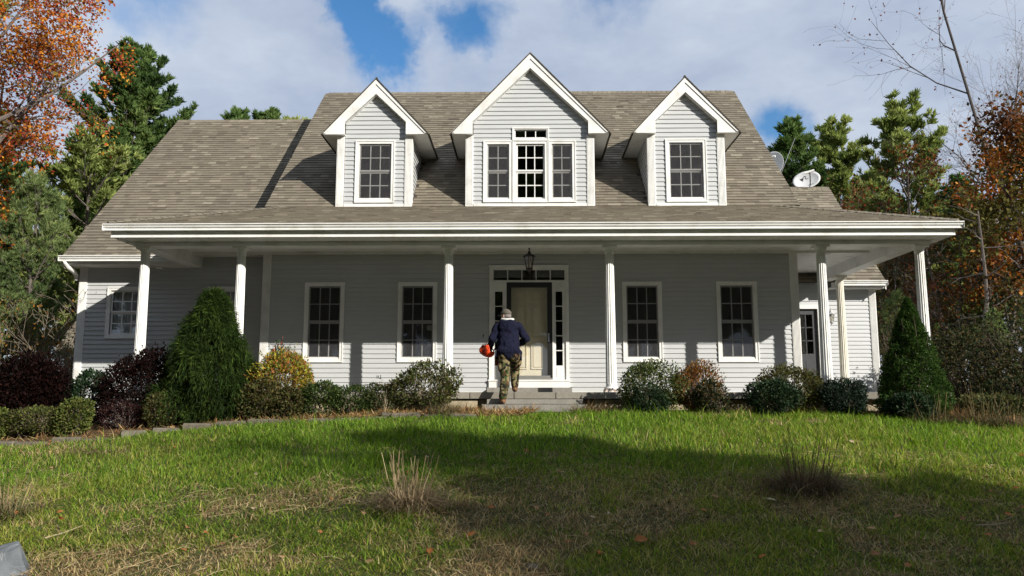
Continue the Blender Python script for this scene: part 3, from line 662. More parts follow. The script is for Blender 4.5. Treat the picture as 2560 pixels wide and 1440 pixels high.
# ---- dormers
def dormer(cx, hw, wx0, wx1, zbot, zin, zai, zap, hin, wins, lab):
    """hw rake half width, (wx0,wx1) wall, zbot eave bottom, zin/zai inner rake corner/apex, zap outer apex"""
    op = []; tr = []
    for (a, b, c, d, kw) in wins:
        i, o, w = window(a, b, c, d, 0.0, **kw); op.append(i); tr.append(o)
    sl = (zap-zbot)/hw
    top = lambda u: min(zap-.30-abs(u-cx)*sl, 99)
    zs = sorted({ZB-.02, zin} | {o[2] for o in op} | {o[3] for o in op}); m = MB()
    for a, b in zip(zs[:-1], zs[1:]):
        for s, e in cut(wx0, wx1, [(o[0], o[1]) for o in op if o[2] < (a+b)/2 < o[3]]): m.box(s, e, 0.0, .12, a, b)
    zt = lambda x: zap-.05-abs(x-cx)*sl
    m.prism([(wx0, 0, zin), (wx1, 0, zin), (wx1, 0, zt(wx1)), (cx, 0, zt(cx)), (wx0, 0, zt(wx0))], (0, .12, 0))
    d = m.build('dormer', 'attic_wood', house); d['label'] = lab
    for s, X in ((-1, wx0), (1, wx1)):                   # cheek walls back to the roof
        m = MB(); m.prism([(X-s*.01, 0.12, ZB), (X-s*.01, 0.12, zt(X)), (X-s*.01, (zt(X)-ZB)/SL, zt(X))], (-s*.05, 0, 0)); m.build('cheek_wall', 'attic_wood', d)
        siding(d, (lambda X, s: lambda u, n, z: (X+s*(n-.012), u, z))(X, s), ZB-.03, zt(X)-.04, lambda z: (0.0, max(.001, (z-ZB)/SL+.02)), joined=True)
    hw_in = (wx1-wx0)/2-.15
    def span(z):
        q = min(hw_in+.012, max(.01, (zai+.05-z)/((zai-zin)/hw_in)+.02)) if z > zin else hw_in+.012
        return (cx-q, cx+q)
    siding(d, frontpt(0.0), ZB+.03, zai+.02, span, tr)
    m = MB(); m.box(wx0+.16, wx1-.16, -.028, 0, ZB-.01, ZB+.055); m.build('base_trim', 'white_trim', d)
    for s, X in ((-1, wx0), (1, wx1)):
        m = MB(); a, b = (X-.018, X+.15) if s < 0 else (X-.15, X+.018)
        m.box(a, b, -.034, 0, ZB-.03, zbot-.004)
        m.box(X-.018 if s < 0 else X+.006, X-.006 if s < 0 else X+.018, 0, .14, ZB-.03, zbot-.004)
        for k in range(5): u = a+.028+k*.028; m.box(u-.006, u+.006, -.041, -.034, ZB+.03, zbot-.04)
        m.build('corner_board', 'white_trim', d)
        # rake board with boxed-in end, overhanging the wall
        o = s; yf = -.15
        m = MB(); pr = [(cx, yf, zap-.03), (cx+o*(hw-.03), yf, zbot+.012), (cx+o*(hw-.03), yf, zbot), (cx+o*hin, yf, zbot), (cx+o*hin, yf, zin), (cx, yf, zai)]
        if o > 0: pr = pr[::-1]
        m.prism(pr, (0, .025, 0))
        e = .05; pr = [(cx, yf-.018, zap-.022), (cx+o*(hw-.005), yf-.018, zbot+.018), (cx+o*(hw-.005), yf-.018, zbot+.018-.004), (cx+o*(hw-.09), yf-.018, zbot+.018), (cx, yf-.018, zap-.022-.11)]
        if o > 0: pr = pr[::-1]
        m.prism(pr, (0, .0175, 0)); m.build('rake_board', 'white_trim', d)
        # soffits: under the rake and under the side eave
        m = MB(); ye = (zbot-ZB)/SL
        m.add([(cx+o*hin, yf+.02, zin-.01), (cx, yf+.02, zai-.01), (cx, 0, zai-.01), (cx+o*hin, 0, zin-.01)], [[(0, 1, 2, 3)]])
        m.hexa([(cx+o*hin, yf+.026, zbot), (cx+o*(hw-.05), yf+.026, zbot), (cx+o*(hw-.05), ye+.05, zbot), (cx+o*hin, ye+.05, zbot), (cx+o*hin, yf+.026, zbot+.02), (cx+o*(hw-.05), yf+.026, zbot+.02), (cx+o*(hw-.05), ye+.05, zbot+.02), (cx+o*hin, ye+.05, zbot+.02)])
        m.hexa([(cx+o*(hw-.05), yf+.026, zbot-.01), (cx+o*(hw-.03), yf+.026, zbot-.01), (cx+o*(hw-.03), ye, zbot-.01), (cx+o*(hw-.05), ye, zbot-.01), (cx+o*(hw-.05), yf+.026, zbot+.05), (cx+o*(hw-.03), yf+.026, zbot+.05), (cx+o*(hw-.03), ye, zbot+.05), (cx+o*(hw-.05), ye, zbot+.05)])
        m.build('soffit', 'white_trim', d)
        vv = np.array([-o, 0, sl]); Lv = hw*math.hypot(1, sl)
        Z0 = zbot-.01
        dk = shingle_plane((cx+o*(hw+.015), 0, Z0), (0, 1, 0), vv, Lv, lambda s: (yf-.03, (Z0+s*sl/math.hypot(1, sl)-ZB)/SL+.02), tabs, None, seed=int(20+cx*3+s), thin=True); dk.build('roof_deck', 'roof_deck', d)
    caps((cx, -.165, zap+.006), (cx, (zap-ZB)/SL, zap+.006), drop=.13, w=.11, seed=33)
W2 = dict(cols=3, rows=2)
dormer(-3.38, 1.185, -4.22, -2.58, 5.65, 5.93, 6.58, 6.93, .675, [(-3.825, -2.955, 4.135, 5.545, dict(cols=3, rows=2))], 'small gabled dormer above the two left porch windows')
dormer(3.46, 1.185, 2.63, 4.29, 5.65, 5.93, 6.58, 6.93, .675, [(3.01, 3.905, 4.13, 5.545, dict(cols=3, rows=2))], 'small gabled dormer above the two right porch windows')
dormer(.04, 1.76, -1.37, 1.43, 5.65, 5.93, 7.16, 7.505, 1.27,
       [(-.995, -.352, 4.135, 5.525, dict(cols=2, rows=2)), (-.352, .432, 4.13, 5.53, dict(cols=3, rows=2, screen=False)), (.432, 1.035, 4.135, 5.525, dict(cols=2, rows=2)),
        (-.355, .445, 5.53, 5.83, dict(cols=3, rows=1, sashes=1, screen=False, cas=.045, st=.02))], 'large central gabled dormer with a triple window')
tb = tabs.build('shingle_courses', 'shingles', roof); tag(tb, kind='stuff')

# ---- porch: slab, steps, ceiling, beams, columns, gutters
m = MB(); m.box(-7.75, 7.75, -2.14, -.0, -.12, 0); m.box(5.78, 7.75, 0, 3.27, -.12, 0); m.box(-7.75, -5.8, 0, LY-.02, -.12, 0)
slab = m.build('porch_slab', 'concrete', house)
x = -7.75
while x < 7.7:                                            # edge blocks of the slab, with open joints
    w = float(rng0.uniform(.55, .95)); x1 = min(x+w, 7.75); q = float(rng0.normal(0, .004)); m = MB(); m.box(x+.008, x1-.008, -2.17+q, -2.142, -.118, -.003+q*.5); m.build('edge_block', 'slab_block', slab); x = x1
m = MB(); m.box(-7.6, 7.6, -2.02, -.1, -.7, -.14); m.box(5.7, 7.6, -.1, 3.2, -.7, -.14); m.box(-7.6, -5.7, -.1, .5, -.9, -.14); m.build('foundation', 'tan_foundation', house)
m = MB(); m.box(-10.0, -5.8, LY+.02, LY+.12, -1.2, -.74); m.build('foundation', 'concrete', house)
m = MB(); m.box(-.86, .86, -.82, 0, .001, .10); m.build('door_step', 'concrete', house)
m = MB(); m.box(-.78, .95, -2.50, -2.17, -.215, -.128); m.build('step', 'concrete', house)
m = MB(); m.box(-.84, 1.0, -2.80, -2.17, -.40, -.222); m.build('step', 'concrete', house)
m = MB(); m.box(-1.5, -.97, -2.45, -2.17, -.42, -.16); m.build('step_block', 'tan_foundation', house)
CZ = 3.035; BZ = 2.79
m = MB(); m.box(-7.33, 7.33, -1.76, -.0, CZ, CZ+.02); m.box(5.76, 7.33, .0, RY, CZ, CZ+.02); m.box(-7.33, -5.76, 0, LY, CZ, CZ+.02); ceil = m.build('porch_ceiling', 'white_trim', house)
m = MB()
for xx in np.arange(-7.2, 7.3, .30):                      # bead joints of the ceiling boards, standing 3 mm below it
    m.box(xx-.008, xx+.008, -1.74, -.04, CZ-.004, CZ-.0005)
m.build('ceiling_bead', 'white_trim', ceil)
m = MB(); m.box(-7.33, 7.33, -.035, -.0, CZ-.05, CZ-.001); m.build('crown_trim', 'white_trim', ceil)
m = MB(); m.lathe([(.085, 0), (.09, -.012), (.075, -.016), (.07, -.004)], (6.55, .35, CZ-.001), 24); m.build('recessed_light', 'white_trim', ceil)
for hxk in (-3.33, 4.0):
    m = MB(); a = np.linspace(0, 1.6*np.pi, 9); P = [(hxk, -1.0, CZ-.005), (hxk, -1.0, CZ-.04)] + [(hxk+.022*math.sin(q), -1.0, CZ-.062+.022*math.cos(q)) for q in a]; m.tubes(np.array(P), np.full(len(P), .006), 6); m.build('ceiling_hook', 'iron_black', ceil)
m = MB(); m.box(-7.62, 7.62, -2.04, -1.76, BZ, CZ+.2); m.box(-7.63, 7.63, -2.052, -2.04, BZ+.012, BZ+.05); beam = m.build('porch_beam', 'white_trim', house)
m = MB(); m.box(7.33, 7.60, -1.76, RY-.02, BZ-.0, CZ+.2); m.build('porch_beam', 'white_trim', house)
m = MB(); m.box(-7.60, -7.33, -1.76, LY-.02, BZ-.0, CZ+.2); m.build('porch_beam', 'white_trim', house)
# soffit panels
SZ = 2.872
m = MB(); m.box(-7.79, 7.79, -2.515, -2.06, SZ+.012, SZ+.016); m.box(7.62, 7.79, -2.06, 2.85, SZ+.012, SZ+.016); m.box(-7.79, -7.62, -2.06, .2, SZ+.012, SZ+.016)
sof = m.build('soffit', 'white_trim', house)
for i, xx in enumerate(np.arange(-7.785, 7.78, .305)):
    m = MB(); x1 = min(xx+.297, 7.785); m.box(xx, x1, -2.515, -2.065, SZ, SZ+.010)
    for q in ((.10, .20) if x1-xx > .25 else ()): m.box(xx+q-.012, xx+q+.006, -2.515, -2.065, SZ-.007, SZ-.0005)
    m.build('soffit_panel', 'white_trim', sof)
for sx in (-1, 1):
    for yy in np.arange(-2.0, 2.8 if sx > 0 else .15, .305):
        m = MB(); a, b = sorted((sx*7.63, sx*7.785)); m.box(a, b, yy, yy+.297, SZ, SZ+.010); m.box(a, b, yy+.14, yy+.158, SZ-.007, SZ-.0005); m.build('soffit_panel', 'white_trim', sof)
m = MB(); m.box(-7.82, 7.82, -2.545, -2.517, SZ-.006, 3.105); m.box(7.792, 7.82, -2.517, 2.9, SZ-.006, 3.105); m.box(-7.82, -7.792, -2.517, .3, SZ-.006, 3.105); m.box(-7.82, 7.82, -2.552, -2.545, SZ-.012, SZ+.004)
m.build('fascia', 'white_trim', house)
def gutter(x0, x1, yb, zt, name='gutter'):
    pr = [(0, 0), (0, -.122), (-.088, -.122), (-.088, -.112), (-.074, -.106), (-.076, -.084), (-.100, -.066), (-.108, -.044), (-.100, -.036), (-.098, -.020), (-.126, -.018), (-.126, 0), (-.118, 0), (-.118, -.012), (-.09, -.014), (-.09, -.04), (-.098, -.046), (-.09, -.062), (-.068, -.082), (-.066, -.110), (-.006, -.116), (-.006, 0)]
    m = MB(); n = len(pr); v = [(x, yb+a, zt+b) for x in (x0, x1) for a, b in pr]
    m.add(v, [[(i, (i+1) % n, (i+1) % n+n, i+n) for i in range(n)]])
    for x in (x0, x1): m.box(x-.002, x+.002, yb-.115, yb-.001, zt-.117, zt-.004)
    return m.build(name, 'white_trim', house)
gutter(-7.93, 7.93, -2.553, 3.098)
gutter(-10.27, -7.7, .06, 2.975)
gutter(7.7, 8.98, 2.92, 2.80)
m = MB(); m.box(-10.25, -7.62, .062, .085, 2.79, 2.98); m.box(-10.25, -7.62, .085, LY, 2.79, 2.81); m.build('fascia', 'white_trim', house)
m = MB(); m.box(7.62, 8.97, 2.922, 2.945, 2.62, 2.80); m.box(7.62, 8.97, 2.945, RY, 2.63, 2.65); m.box(8.86, 8.97, 2.946, RY+.1, 2.64, 2.80); m.build('fascia', 'white_trim', house)
# sloping rake boards of the wings
for (Xr, E0, E1) in ((-10.24, LE, LR), (8.96, RE, RR)):
    m = MB(); s = 1 if Xr > 0 else -1
    m.hexa([(Xr-.012, E0[0], E0[1]-.20), (Xr+.012, E0[0], E0[1]-.20), (Xr+.012, E1[0], E1[1]-.22), (Xr-.012, E1[0], E1[1]-.22), (Xr-.012, E0[0], E0[1]-.055), (Xr+.012, E0[0], E0[1]-.055), (Xr+.012, E1[0], E1[1]-.055), (Xr-.012, E1[0], E1[1]-.055)]); m.build('rake_board', 'white_trim', house)
m = MB()
for Xr in (5.88,): m.hexa([(Xr-.012, .05, ZB-.14), (Xr+.012, .05, ZB-.14), (Xr+.012, RIDY, RIDZ-.24), (Xr-.012, RIDY, RIDZ-.24), (Xr-.012, .05, ZB+.0), (Xr+.012, .05, ZB+.0), (Xr+.012, RIDY, RIDZ-.055), (Xr-.012, RIDY, RIDZ-.055)])
m.build('rake_board', 'white_trim', house)
# downspout elbow at the left eave and two floodlight cans
m = MB(); P = np.array([(-10.14, .0, 2.86), (-10.14, .02, 2.80), (-10.12, .08, 2.74), (-10.10, .22, 2.69), (-10.12, .36, 2.66), (-10.13, .45, 2.60), (-10.13, .48, 2.50)]); m.tubes(P, np.array([.045, .047, .052, .052, .05, .047, .045]), 12); m.build('downspout', 'white_trim', house, True)
for xx in (-8.62, -8.22): m = MB(); m.lathe([(.055, -.055), (.062, -.05), (.065, -.01), (.05, 0)], (xx, .33, 2.79), 16); m.build('floodlight', 'white_trim', house, True)
# fluted columns
def column(x, y, mat='white_trim', base='white_trim', lab=None):
    z0, z1 = .115, 2.66; rb, rt = .104, .083; fl = 16; sub = 4; n = fl*sub; zz = np.array([z0, z0+.03, z0+.06, .9, 1.8, z1-.06, z1-.03, z1]); v = []
    for z in zz:
        r = rb+(rt-rb)*((z-z0)/(z1-z0)); dep = .011 if z0+.05 < z < z1-.05 else 0.0
        for i in range(n):
            a = 2*math.pi*i/n; q = r-dep*(.0, .8, 1, .8)[i % sub]; v.append((x+q*math.cos(a), y+q*math.sin(a), z))
    I = np.arange(len(zz)*n).reshape(len(zz), n); J = np.roll(I, -1, 1); m = MB(); m.add(v, [np.stack([I[:-1], J[:-1], J[1:], I[1:]], -1).reshape(-1, 4)])
    c = m.build('column', mat, house)
    if lab: c['label'] = lab
    m = MB(); m.lathe([(.083, 2.655), (.092, 2.662), (.092, 2.675), (.085, 2.68), (.085, 2.70), (.105, 2.72), (.118, 2.742), (.118, 2.748)], (x, y, 0), 28); m.box(x-.135, x+.135, y-.135, y+.135, 2.748, BZ+.001); m.build('capital', mat, c)
    m = MB(); m.box(x-.14, x+.14, y-.14, y+.14, .002, .05); m.build('plinth', 'chipped_base' if base == 'chip' else mat, c)
    m = MB(); m.lathe([(.13, .05), (.138, .062), (.138, .076), (.128, .088), (.112, .094), (.112, .104), (.104, .116)], (x, y, 0), 28); m.build('base', mat, c)
YC = -1.89
for x, b, lab in ((-7.46, 'w', 'fluted column at the left end of the porch'), (-5.585, 'w', 'fluted column behind the weeping evergreen'), (-1.56, 'w', 'fluted column left of the entrance'), (1.535, 'chip', 'fluted column right of the entrance, peeling at its foot'), (5.585, 'w', 'fluted column beside the right porch corner'), (7.46, 'w', 'fluted column at the right end of the porch behind the cone shrub')): column(x, YC, base=b, lab=lab)
column(7.46, 2.0, 'cream_paint', lab='cream weathered column at the back of the side porch')

# ------------------------------------------------------------------ things fixed to the house
def lantern(name, x, y, ztop, label, s=1.0, wall_mount=False):
    t_ = thing(name, (x, y, ztop), label, 'lantern')
    m = MB()
    if not wall_mount:
        m.lathe([(.055*s, 0), (.06*s, -.012), (.02*s, -.03), (.012*s, -.04)], (x, y, ztop), 16); m.tubes(np.array([(x, y, ztop-.03), (x, y, ztop-.13*s)]), np.array([.008, .008]), 8)
        for k in range(3): m.lathe([(.014*s, -.06-.025*k), (.020*s, -.07-.025*k), (.014*s, -.08-.025*k)], (x, y, ztop), 10)
        m.build('hanger', 'iron_black', t_); zt = ztop-.13*s
    else:
        m.box(x-.05, x+.05, y+.10, y+.135, ztop-.28, ztop-.05); m.tubes(np.array([(x, y+.11, ztop-.14), (x, y+.05, ztop-.05), (x, y, ztop-.03), (x, y, ztop-.08)]), np.full(4, .011), 8); m.build('bracket', 'dish_grey', t_); zt = ztop-.08
    im = 'dish_grey' if wall_mount else 'iron_black'
    m = MB(); m.lathe([(.010*s, 0), (.022*s, -.02*s), (.03*s, -.05*s), (.085*s, -.085*s), (.118*s, -.10*s), (.118*s, -.112*s), (.10*s, -.115*s)], (x, y, zt), 8); m.build('cap', im, t_)
    m = MB(); a = np.arange(6)*np.pi/3+.3
    P = np.array([[(x+.092*s*math.cos(q), y+.092*s*math.sin(q), zt-.112*s), (x+.058*s*math.cos(q), y+.058*s*math.sin(q), zt-.33*s)] for q in a]); m.tubes(P, np.full((6, 2), .006*s), 5); m.build('frame_bar', im, t_)
    m = MB(); v = [(x+r*s*math.cos(q), y+r*s*math.sin(q), zt-h*s) for r, h in ((.088, .113), (.055, .328)) for q in a]; m.add(v, [[(i, (i+1) % 6, (i+1) % 6+6, i+6) for i in range(6)]]); m.build('glass_body', 'lantern_glass', t_)
    m = MB(); m.lathe([(.066*s, -.328*s), (.066*s, -.345*s), (.045*s, -.37*s), (.018*s, -.39*s), (.022*s, -.41*s), (.006*s, -.44*s)], (x, y, zt), 10); m.build('bottom_finial', im, t_)
    m = MB()
    for q in (0, 2.1, 4.2): m.tubes(np.array([(x+.02*s*math.cos(q), y+.02*s*math.sin(q), zt-.325*s), (x+.02*s*math.cos(q), y+.02*s*math.sin(q), zt-.22*s)]), np.array([.008*s, .007*s]), 6)
    m.build('candle', 'candle_white', t_)
lantern('porch_lantern', .0, -.95, CZ-.002, 'black hanging porch lantern with glass sides in front of the entry transom', 1.12)
lantern('wall_lantern', 7.66, RY-.15, 2.17, 'small pale coach light on the clapboard wall beside the grey side door', .9, True)

def dish(loc, rw, rh, az, tilt, label, mark, lift, roll=0):
    t_ = thing('satellite_dish', loc, label, 'satellite dish')
    M = Matrix.Rotation(R(az), 4, 'Z') @ Matrix.Rotation(R(tilt), 4, 'X') @ Matrix.Rotation(R(roll), 4, 'Y')
    def T(p): q = M @ Vector(p); return (q.x+loc[0], q.y+loc[1], q.z+loc[2]+CZD)
    CZD = lift
    m = MB(); k, n = 7, 32; v = []
    for side in (0, 1):
        for i in range(k):
            r = i/(k-1)
            for j in range(n):
                a = 2*math.pi*j/n; v.append(T((rw*r*math.cos(a), -.09*r*r*1.0 + (0 if side == 0 else .012), rh*r*math.sin(a))))
    I = np.arange(2*k*n).reshape(2, k, n); J = np.roll(I, -1, 2)
    m.add(v, [np.stack([I[0, :-1], J[0, :-1], J[0, 1:], I[0, 1:]], -1).reshape(-1, 4), np.stack([I[1, 1:], J[1, 1:], J[1, :-1], I[1, :-1]], -1).reshape(-1, 4), np.stack([I[0, -1], J[0, -1], J[1, -1], I[1, -1]], -1)])
    m.build('reflector', 'dish_grey', t_, True)
    m = MB(); m.tubes(np.array([T((.0, .02, -rh*.9)), T((.02, -.20, -rh*.95)), T((.06, -.42, -rh*.35)), T((.08, -.46, rh*.1))]), np.full(4, .016), 8); m.build('feed_arm', 'dark_print', t_)
    m = MB(); m.tubes(np.array([T((-.06, -.45, rh*.12)), T((.22, -.45, rh*.16))]), np.array([.035, .035]), 10); m.tubes(np.array([T((.08, -.47, rh*.14)), T((.08, -.38, rh*.14))]), np.array([.035, .042]), 10); m.build('receiver', 'white_trim', t_)
    m = MB(); m.tubes(np.array([T((0, .015, 0)), (loc[0], loc[1]+.06, loc[2]+lift*.6), (loc[0], loc[1]+.04, loc[2]-.02)]), np.full(3, .022), 8); m.build('mast', 'steel', t_)
    m = MB()
    if mark:
        yv = lambda x, z: -.09*((x/rw)**2+(z/rh)**2)-.006
        for poly in ([(-.17, .10), (-.04, .12), (-.10, .01)],): m.add([T((px, yv(px, pz), pz)) for px, pz in poly], [[(0, 1, 2)]])
        pts = [(-.05, .13), (.0, .16), (.03, .13), (.0, .09), (.03, .06), (.08, .06)]; m.tubes(np.array([T((px, yv(px, pz)-.004, pz)) for px, pz in pts]), np.full(len(pts), .006), 5)
        for i in range(9): px = .0+i*.018; m.tubes(np.array([T((px, yv(px, -.17)-.002, -.185+.012*(i % 2))), T((px+.006, yv(px, -.17)-.002, -.165+.008*(i % 3)))]), np.full(2, .0035), 4)
        m.build('printed_mark', 'dark_print', t_)
    return t_
dish((8.35, RR[0]+.12, RR[1]-.10), 0.40, .285, -16, -14, 'oval grey satellite dish with a dark printed mark on the right wing ridge', True, .34, -14)
dish((7.52, 6.7, 5.58), .34, .40, -38, -8, 'grey satellite dish half hidden behind the main roof slope', False, 1.36)
m = MB(); p0 = atY(1950, 440, 7.2); p1 = atY(1988, 345, 7.2); m.tubes(np.array([(p0[0]-.02, 6.95, 5.6), p0, p1]), np.array([.008, .007, .004]), 5); an = m.build('antenna_mast', 'steel', None, origin=(p0[0], 7.2, 5.6)); tag(an, 'thin slanted antenna rod rising behind the half hidden dish', 'antenna')

# ------------------------------------------------------------------ vegetation builders
def jit(rng, c, n, v=.25, hue=.08):
    c = np.asarray(c, float); k = np.clip(1+rng.normal(0, v, (n, 1)), .35, 2.0); return np.clip(c*k*(1+rng.normal(0, hue, (n, 3))), .002, .95)
def pick(rng, cols, n, v=.2, w=None):
    cols = np.asarray(cols, float); i = rng.choice(len(cols), n, p=w); return np.clip(cols[i]*np.clip(1+rng.normal(0, v, (n, 1)), .4, 1.9), .002, .95)

def bush(name, base, rx, ry, h, cols, n, leaf, label, cat='shrub', group=None, seed=0, w=None, shape='round', twigs=24, aspect=.55, up=.25, fuzz=.12, hollow=.55, twigcol=(.10, .07, .05), mat='leaf', droop=0.0, spikes=0):
    """leafy shrub: leaves through the outer shell of a lumpy volume, twigs from the foot"""
    rng = np.random.default_rng(seed); bx, by, bz = base; t_ = thing(name, (bx, by, bz), label, cat, group)
    d = rdirs(rng, n); d[:, 2] = np.abs(d[:, 2])*1.0 if shape == 'dome' else d[:, 2]
    lump = rng.normal(size=(14, 3)); lump = unit(lump); amp = rng.uniform(.05, fuzz+.10, 14)
    K = max(24, n//45); cd_ = rdirs(rng, K); cr_ = rng.uniform(.72, 1.16, K); ci_ = rng.integers(0, K, n); cl = (rng.random(n) < .72) & (shape != 'cone')
    if shape == 'dome': cd_[:, 2] = np.abs(cd_[:, 2])
    d = np.where(cl[:, None], unit(cd_[ci_]+rng.normal(0, .17, (n, 3))), d)
    rad = np.ones(n) + (np.clip((d@lump.T-.72)/.28, 0, 1)*amp).sum(1) - .08
    depth = hollow + (1-hollow)*rng.random(n)**.45
    depth = np.where(cl, cr_[ci_]*(.86+.14*rng.random(n)), depth)
    hh = h/2 if shape != 'dome' else h
    cz = bz+hh*.98 if shape != 'dome' else bz
    p = d*(rad*depth)[:, None]
    if shape == 'cone':
        z = rng.random(n)**1.35; prof = (1-z)**.82*(1-.25*np.exp(-z*14)); ang = rng.random(n)*2*np.pi
        lumpc = 1+.10*np.sin(ang*5+z*17)+.07*np.sin(ang*9-z*31)+.06*np.sin(z*60+ang*3)
        q = prof*lumpc*depth; p = np.stack([np.cos(ang)*q*rx, np.sin(ang)*q*ry, z*h], 1); d = unit(np.stack([np.cos(ang), np.sin(ang), .35+0*z], 1)); p += np.array([bx, by, bz])
    else:
        p = p*np.array([rx, ry, hh]) + np.array([bx, by, cz])
    p[:, 2] = np.maximum(p[:, 2], bz+.03)
    ax = unit(d*.8 + rdirs(rng, n)*.8 + np.array([0, 0, up-droop*2.2])); sd = perp(rng, ax)
    Ln = leaf*rng.uniform(.7, 1.35, n); m = MB(); m.leaves(p, ax, sd, Ln, Ln*aspect, pick(rng, cols, n, .22, w)); m.build('foliage', mat, t_)
    m = MB(); k = twigs; a = rng.random(k)*2*np.pi; el = rng.uniform(.3, .98, k)
    tip = np.stack([np.cos(a)*rx*(1-el*.6), np.sin(a)*ry*(1-el*.6), h*el*.92], 1)+np.array([bx, by, bz]); st = np.stack([np.cos(a)*.06, np.sin(a)*.06, 0*a-.03], 1)+np.array([bx, by, bz])
    mid = st*.45+tip*.55+rng.normal(0, .04, (k, 3)); m.tubes(np.stack([st, mid, tip], 1), np.stack([np.full(k, .014), np.full(k, .009), np.full(k, .003)], 1), 5, np.array(twigcol)*rng.uniform(.6, 1.5, (k, 1)))
    if spikes:
        a = rng.random(spikes)*2*np.pi; r0 = rng.uniform(.2, .9, spikes); st = np.stack([np.cos(a)*rx*r0*.8, np.sin(a)*ry*r0*.8, h*(.75-.3*r0*r0)], 1)+np.array([bx, by, bz])
        dd = unit(np.stack([np.cos(a)*r0*.7, np.sin(a)*r0*.4, 1+0*a], 1)+rng.normal(0, .2, (spikes, 3))); Ls = h*rng.uniform(.12, .38, spikes)[:, None]
        m.tubes(np.stack([st, st+dd*Ls*.5, st+dd*Ls+rng.normal(0, .02, (spikes, 3))], 1), np.tile([.006, .005, .002], (spikes, 1)), 4, np.array(twigcol)*rng.uniform(.6, 1.3, (spikes, 1)))
        tt = rng.random((spikes, 7)); pp = (st[:, None]+dd[:, None]*(Ls[:, None]*tt[..., None])).reshape(-1, 3); ml = MB(); q = len(pp); ax = unit(rdirs(rng, q)+[0, 0, .4]); ml.leaves(pp, ax, perp(rng, ax), leaf*rng.uniform(.6, 1.1, q), leaf*.5*np.ones(q), pick(rng, cols, q, .25, w)); ml.build('shoot_leaves', mat, t_)
    m.build('stem', 'bark', t_); return t_

def weeping(name, base, rx, ry, h, label, seed):
    """threadleaf cypress: hanging strings of thin foliage in tiers"""
    rng = np.random.default_rng(seed); bx, by, bz = base; t_ = thing(name, (bx, by, bz), label, 'shrub'); m = MB()
    n = 3000; z = rng.random(n)**1.15; ang = rng.random(n)*2*np.pi; prof = np.interp(z, [0, .12, .35, .6, .8, .93, 1], [.78, .84, .72, .50, .29, .14, .02]); lump = 1+.20*np.sin(ang*3+z*13+1)+.15*np.sin(ang*7-z*24)+.12*np.sin(z*34+ang*2)
    rr = prof*lump*(.55+.45*rng.random(n)**.4)
    p = np.stack([np.cos(ang)*rr*rx, np.sin(ang)*rr*ry, z*h], 1)+np.array([bx, by, bz+.05])
    out = np.stack([np.cos(ang), np.sin(ang), 0*ang], 1)
    k = 9
    tone = pick(rng, [(.024, .042, .011), (.036, .064, .014), (.065, .10, .02), (.014, .026, .010)], n, .2, [.3, .35, .2, .15])
    for j in range(k):
        tt = j/k; q = p + out*(.04+.16*tt)*rng.uniform(.6, 1.1, (n, 1))*min(rx, 1) + np.array([0, 0, .10*(1-(tt*2-.6)**2)-.20*tt*tt])[None]*rng.uniform(.7, 1.3, (n, 1)) + rng.normal(0, .02, (n, 3))
        for q2 in range(3):
            ax = unit(out*.4+np.array([0, 0, .30-1.7*tt])+rdirs(rng, n)*.45); L_ = rng.uniform(.07, .16, n); m.leaves(q, ax, perp(rng, ax), L_, .008+.007*rng.random(n), tone*rng.uniform(.75, 1.3, (n, 1)))
    m.v = [np.maximum(v, [-1e9, -1e9, bz+.02]) for v in m.v]
    m.build('foliage', 'needle', t_)
    m = MB(); m.tubes(np.array([(bx, by, bz-.05), (bx+.03, by, bz+h*.4), (bx-.04, by, bz+h*.93)]), np.array([.07, .05, .015]), 8, (.10, .07, .05)); q = 60; zz = rng.uniform(.1, .85, q); a = rng.random(q)*2*np.pi; pr = np.interp(zz, [0, .12, .35, .6, .8, 1], [.9, .95, .8, .6, .4, .1]); st = np.stack([0*a+bx, 0*a+by, bz+zz*h], 1); tip = st+np.stack([np.cos(a)*pr*rx*.8, np.sin(a)*pr*ry*.8, 0*a+.08], 1); m.tubes(np.stack([st, tip], 1), np.tile([.014, .004], (q, 1)), 4, (.10, .07, .045)); m.build('stem', 'bark', t_)
    return t_

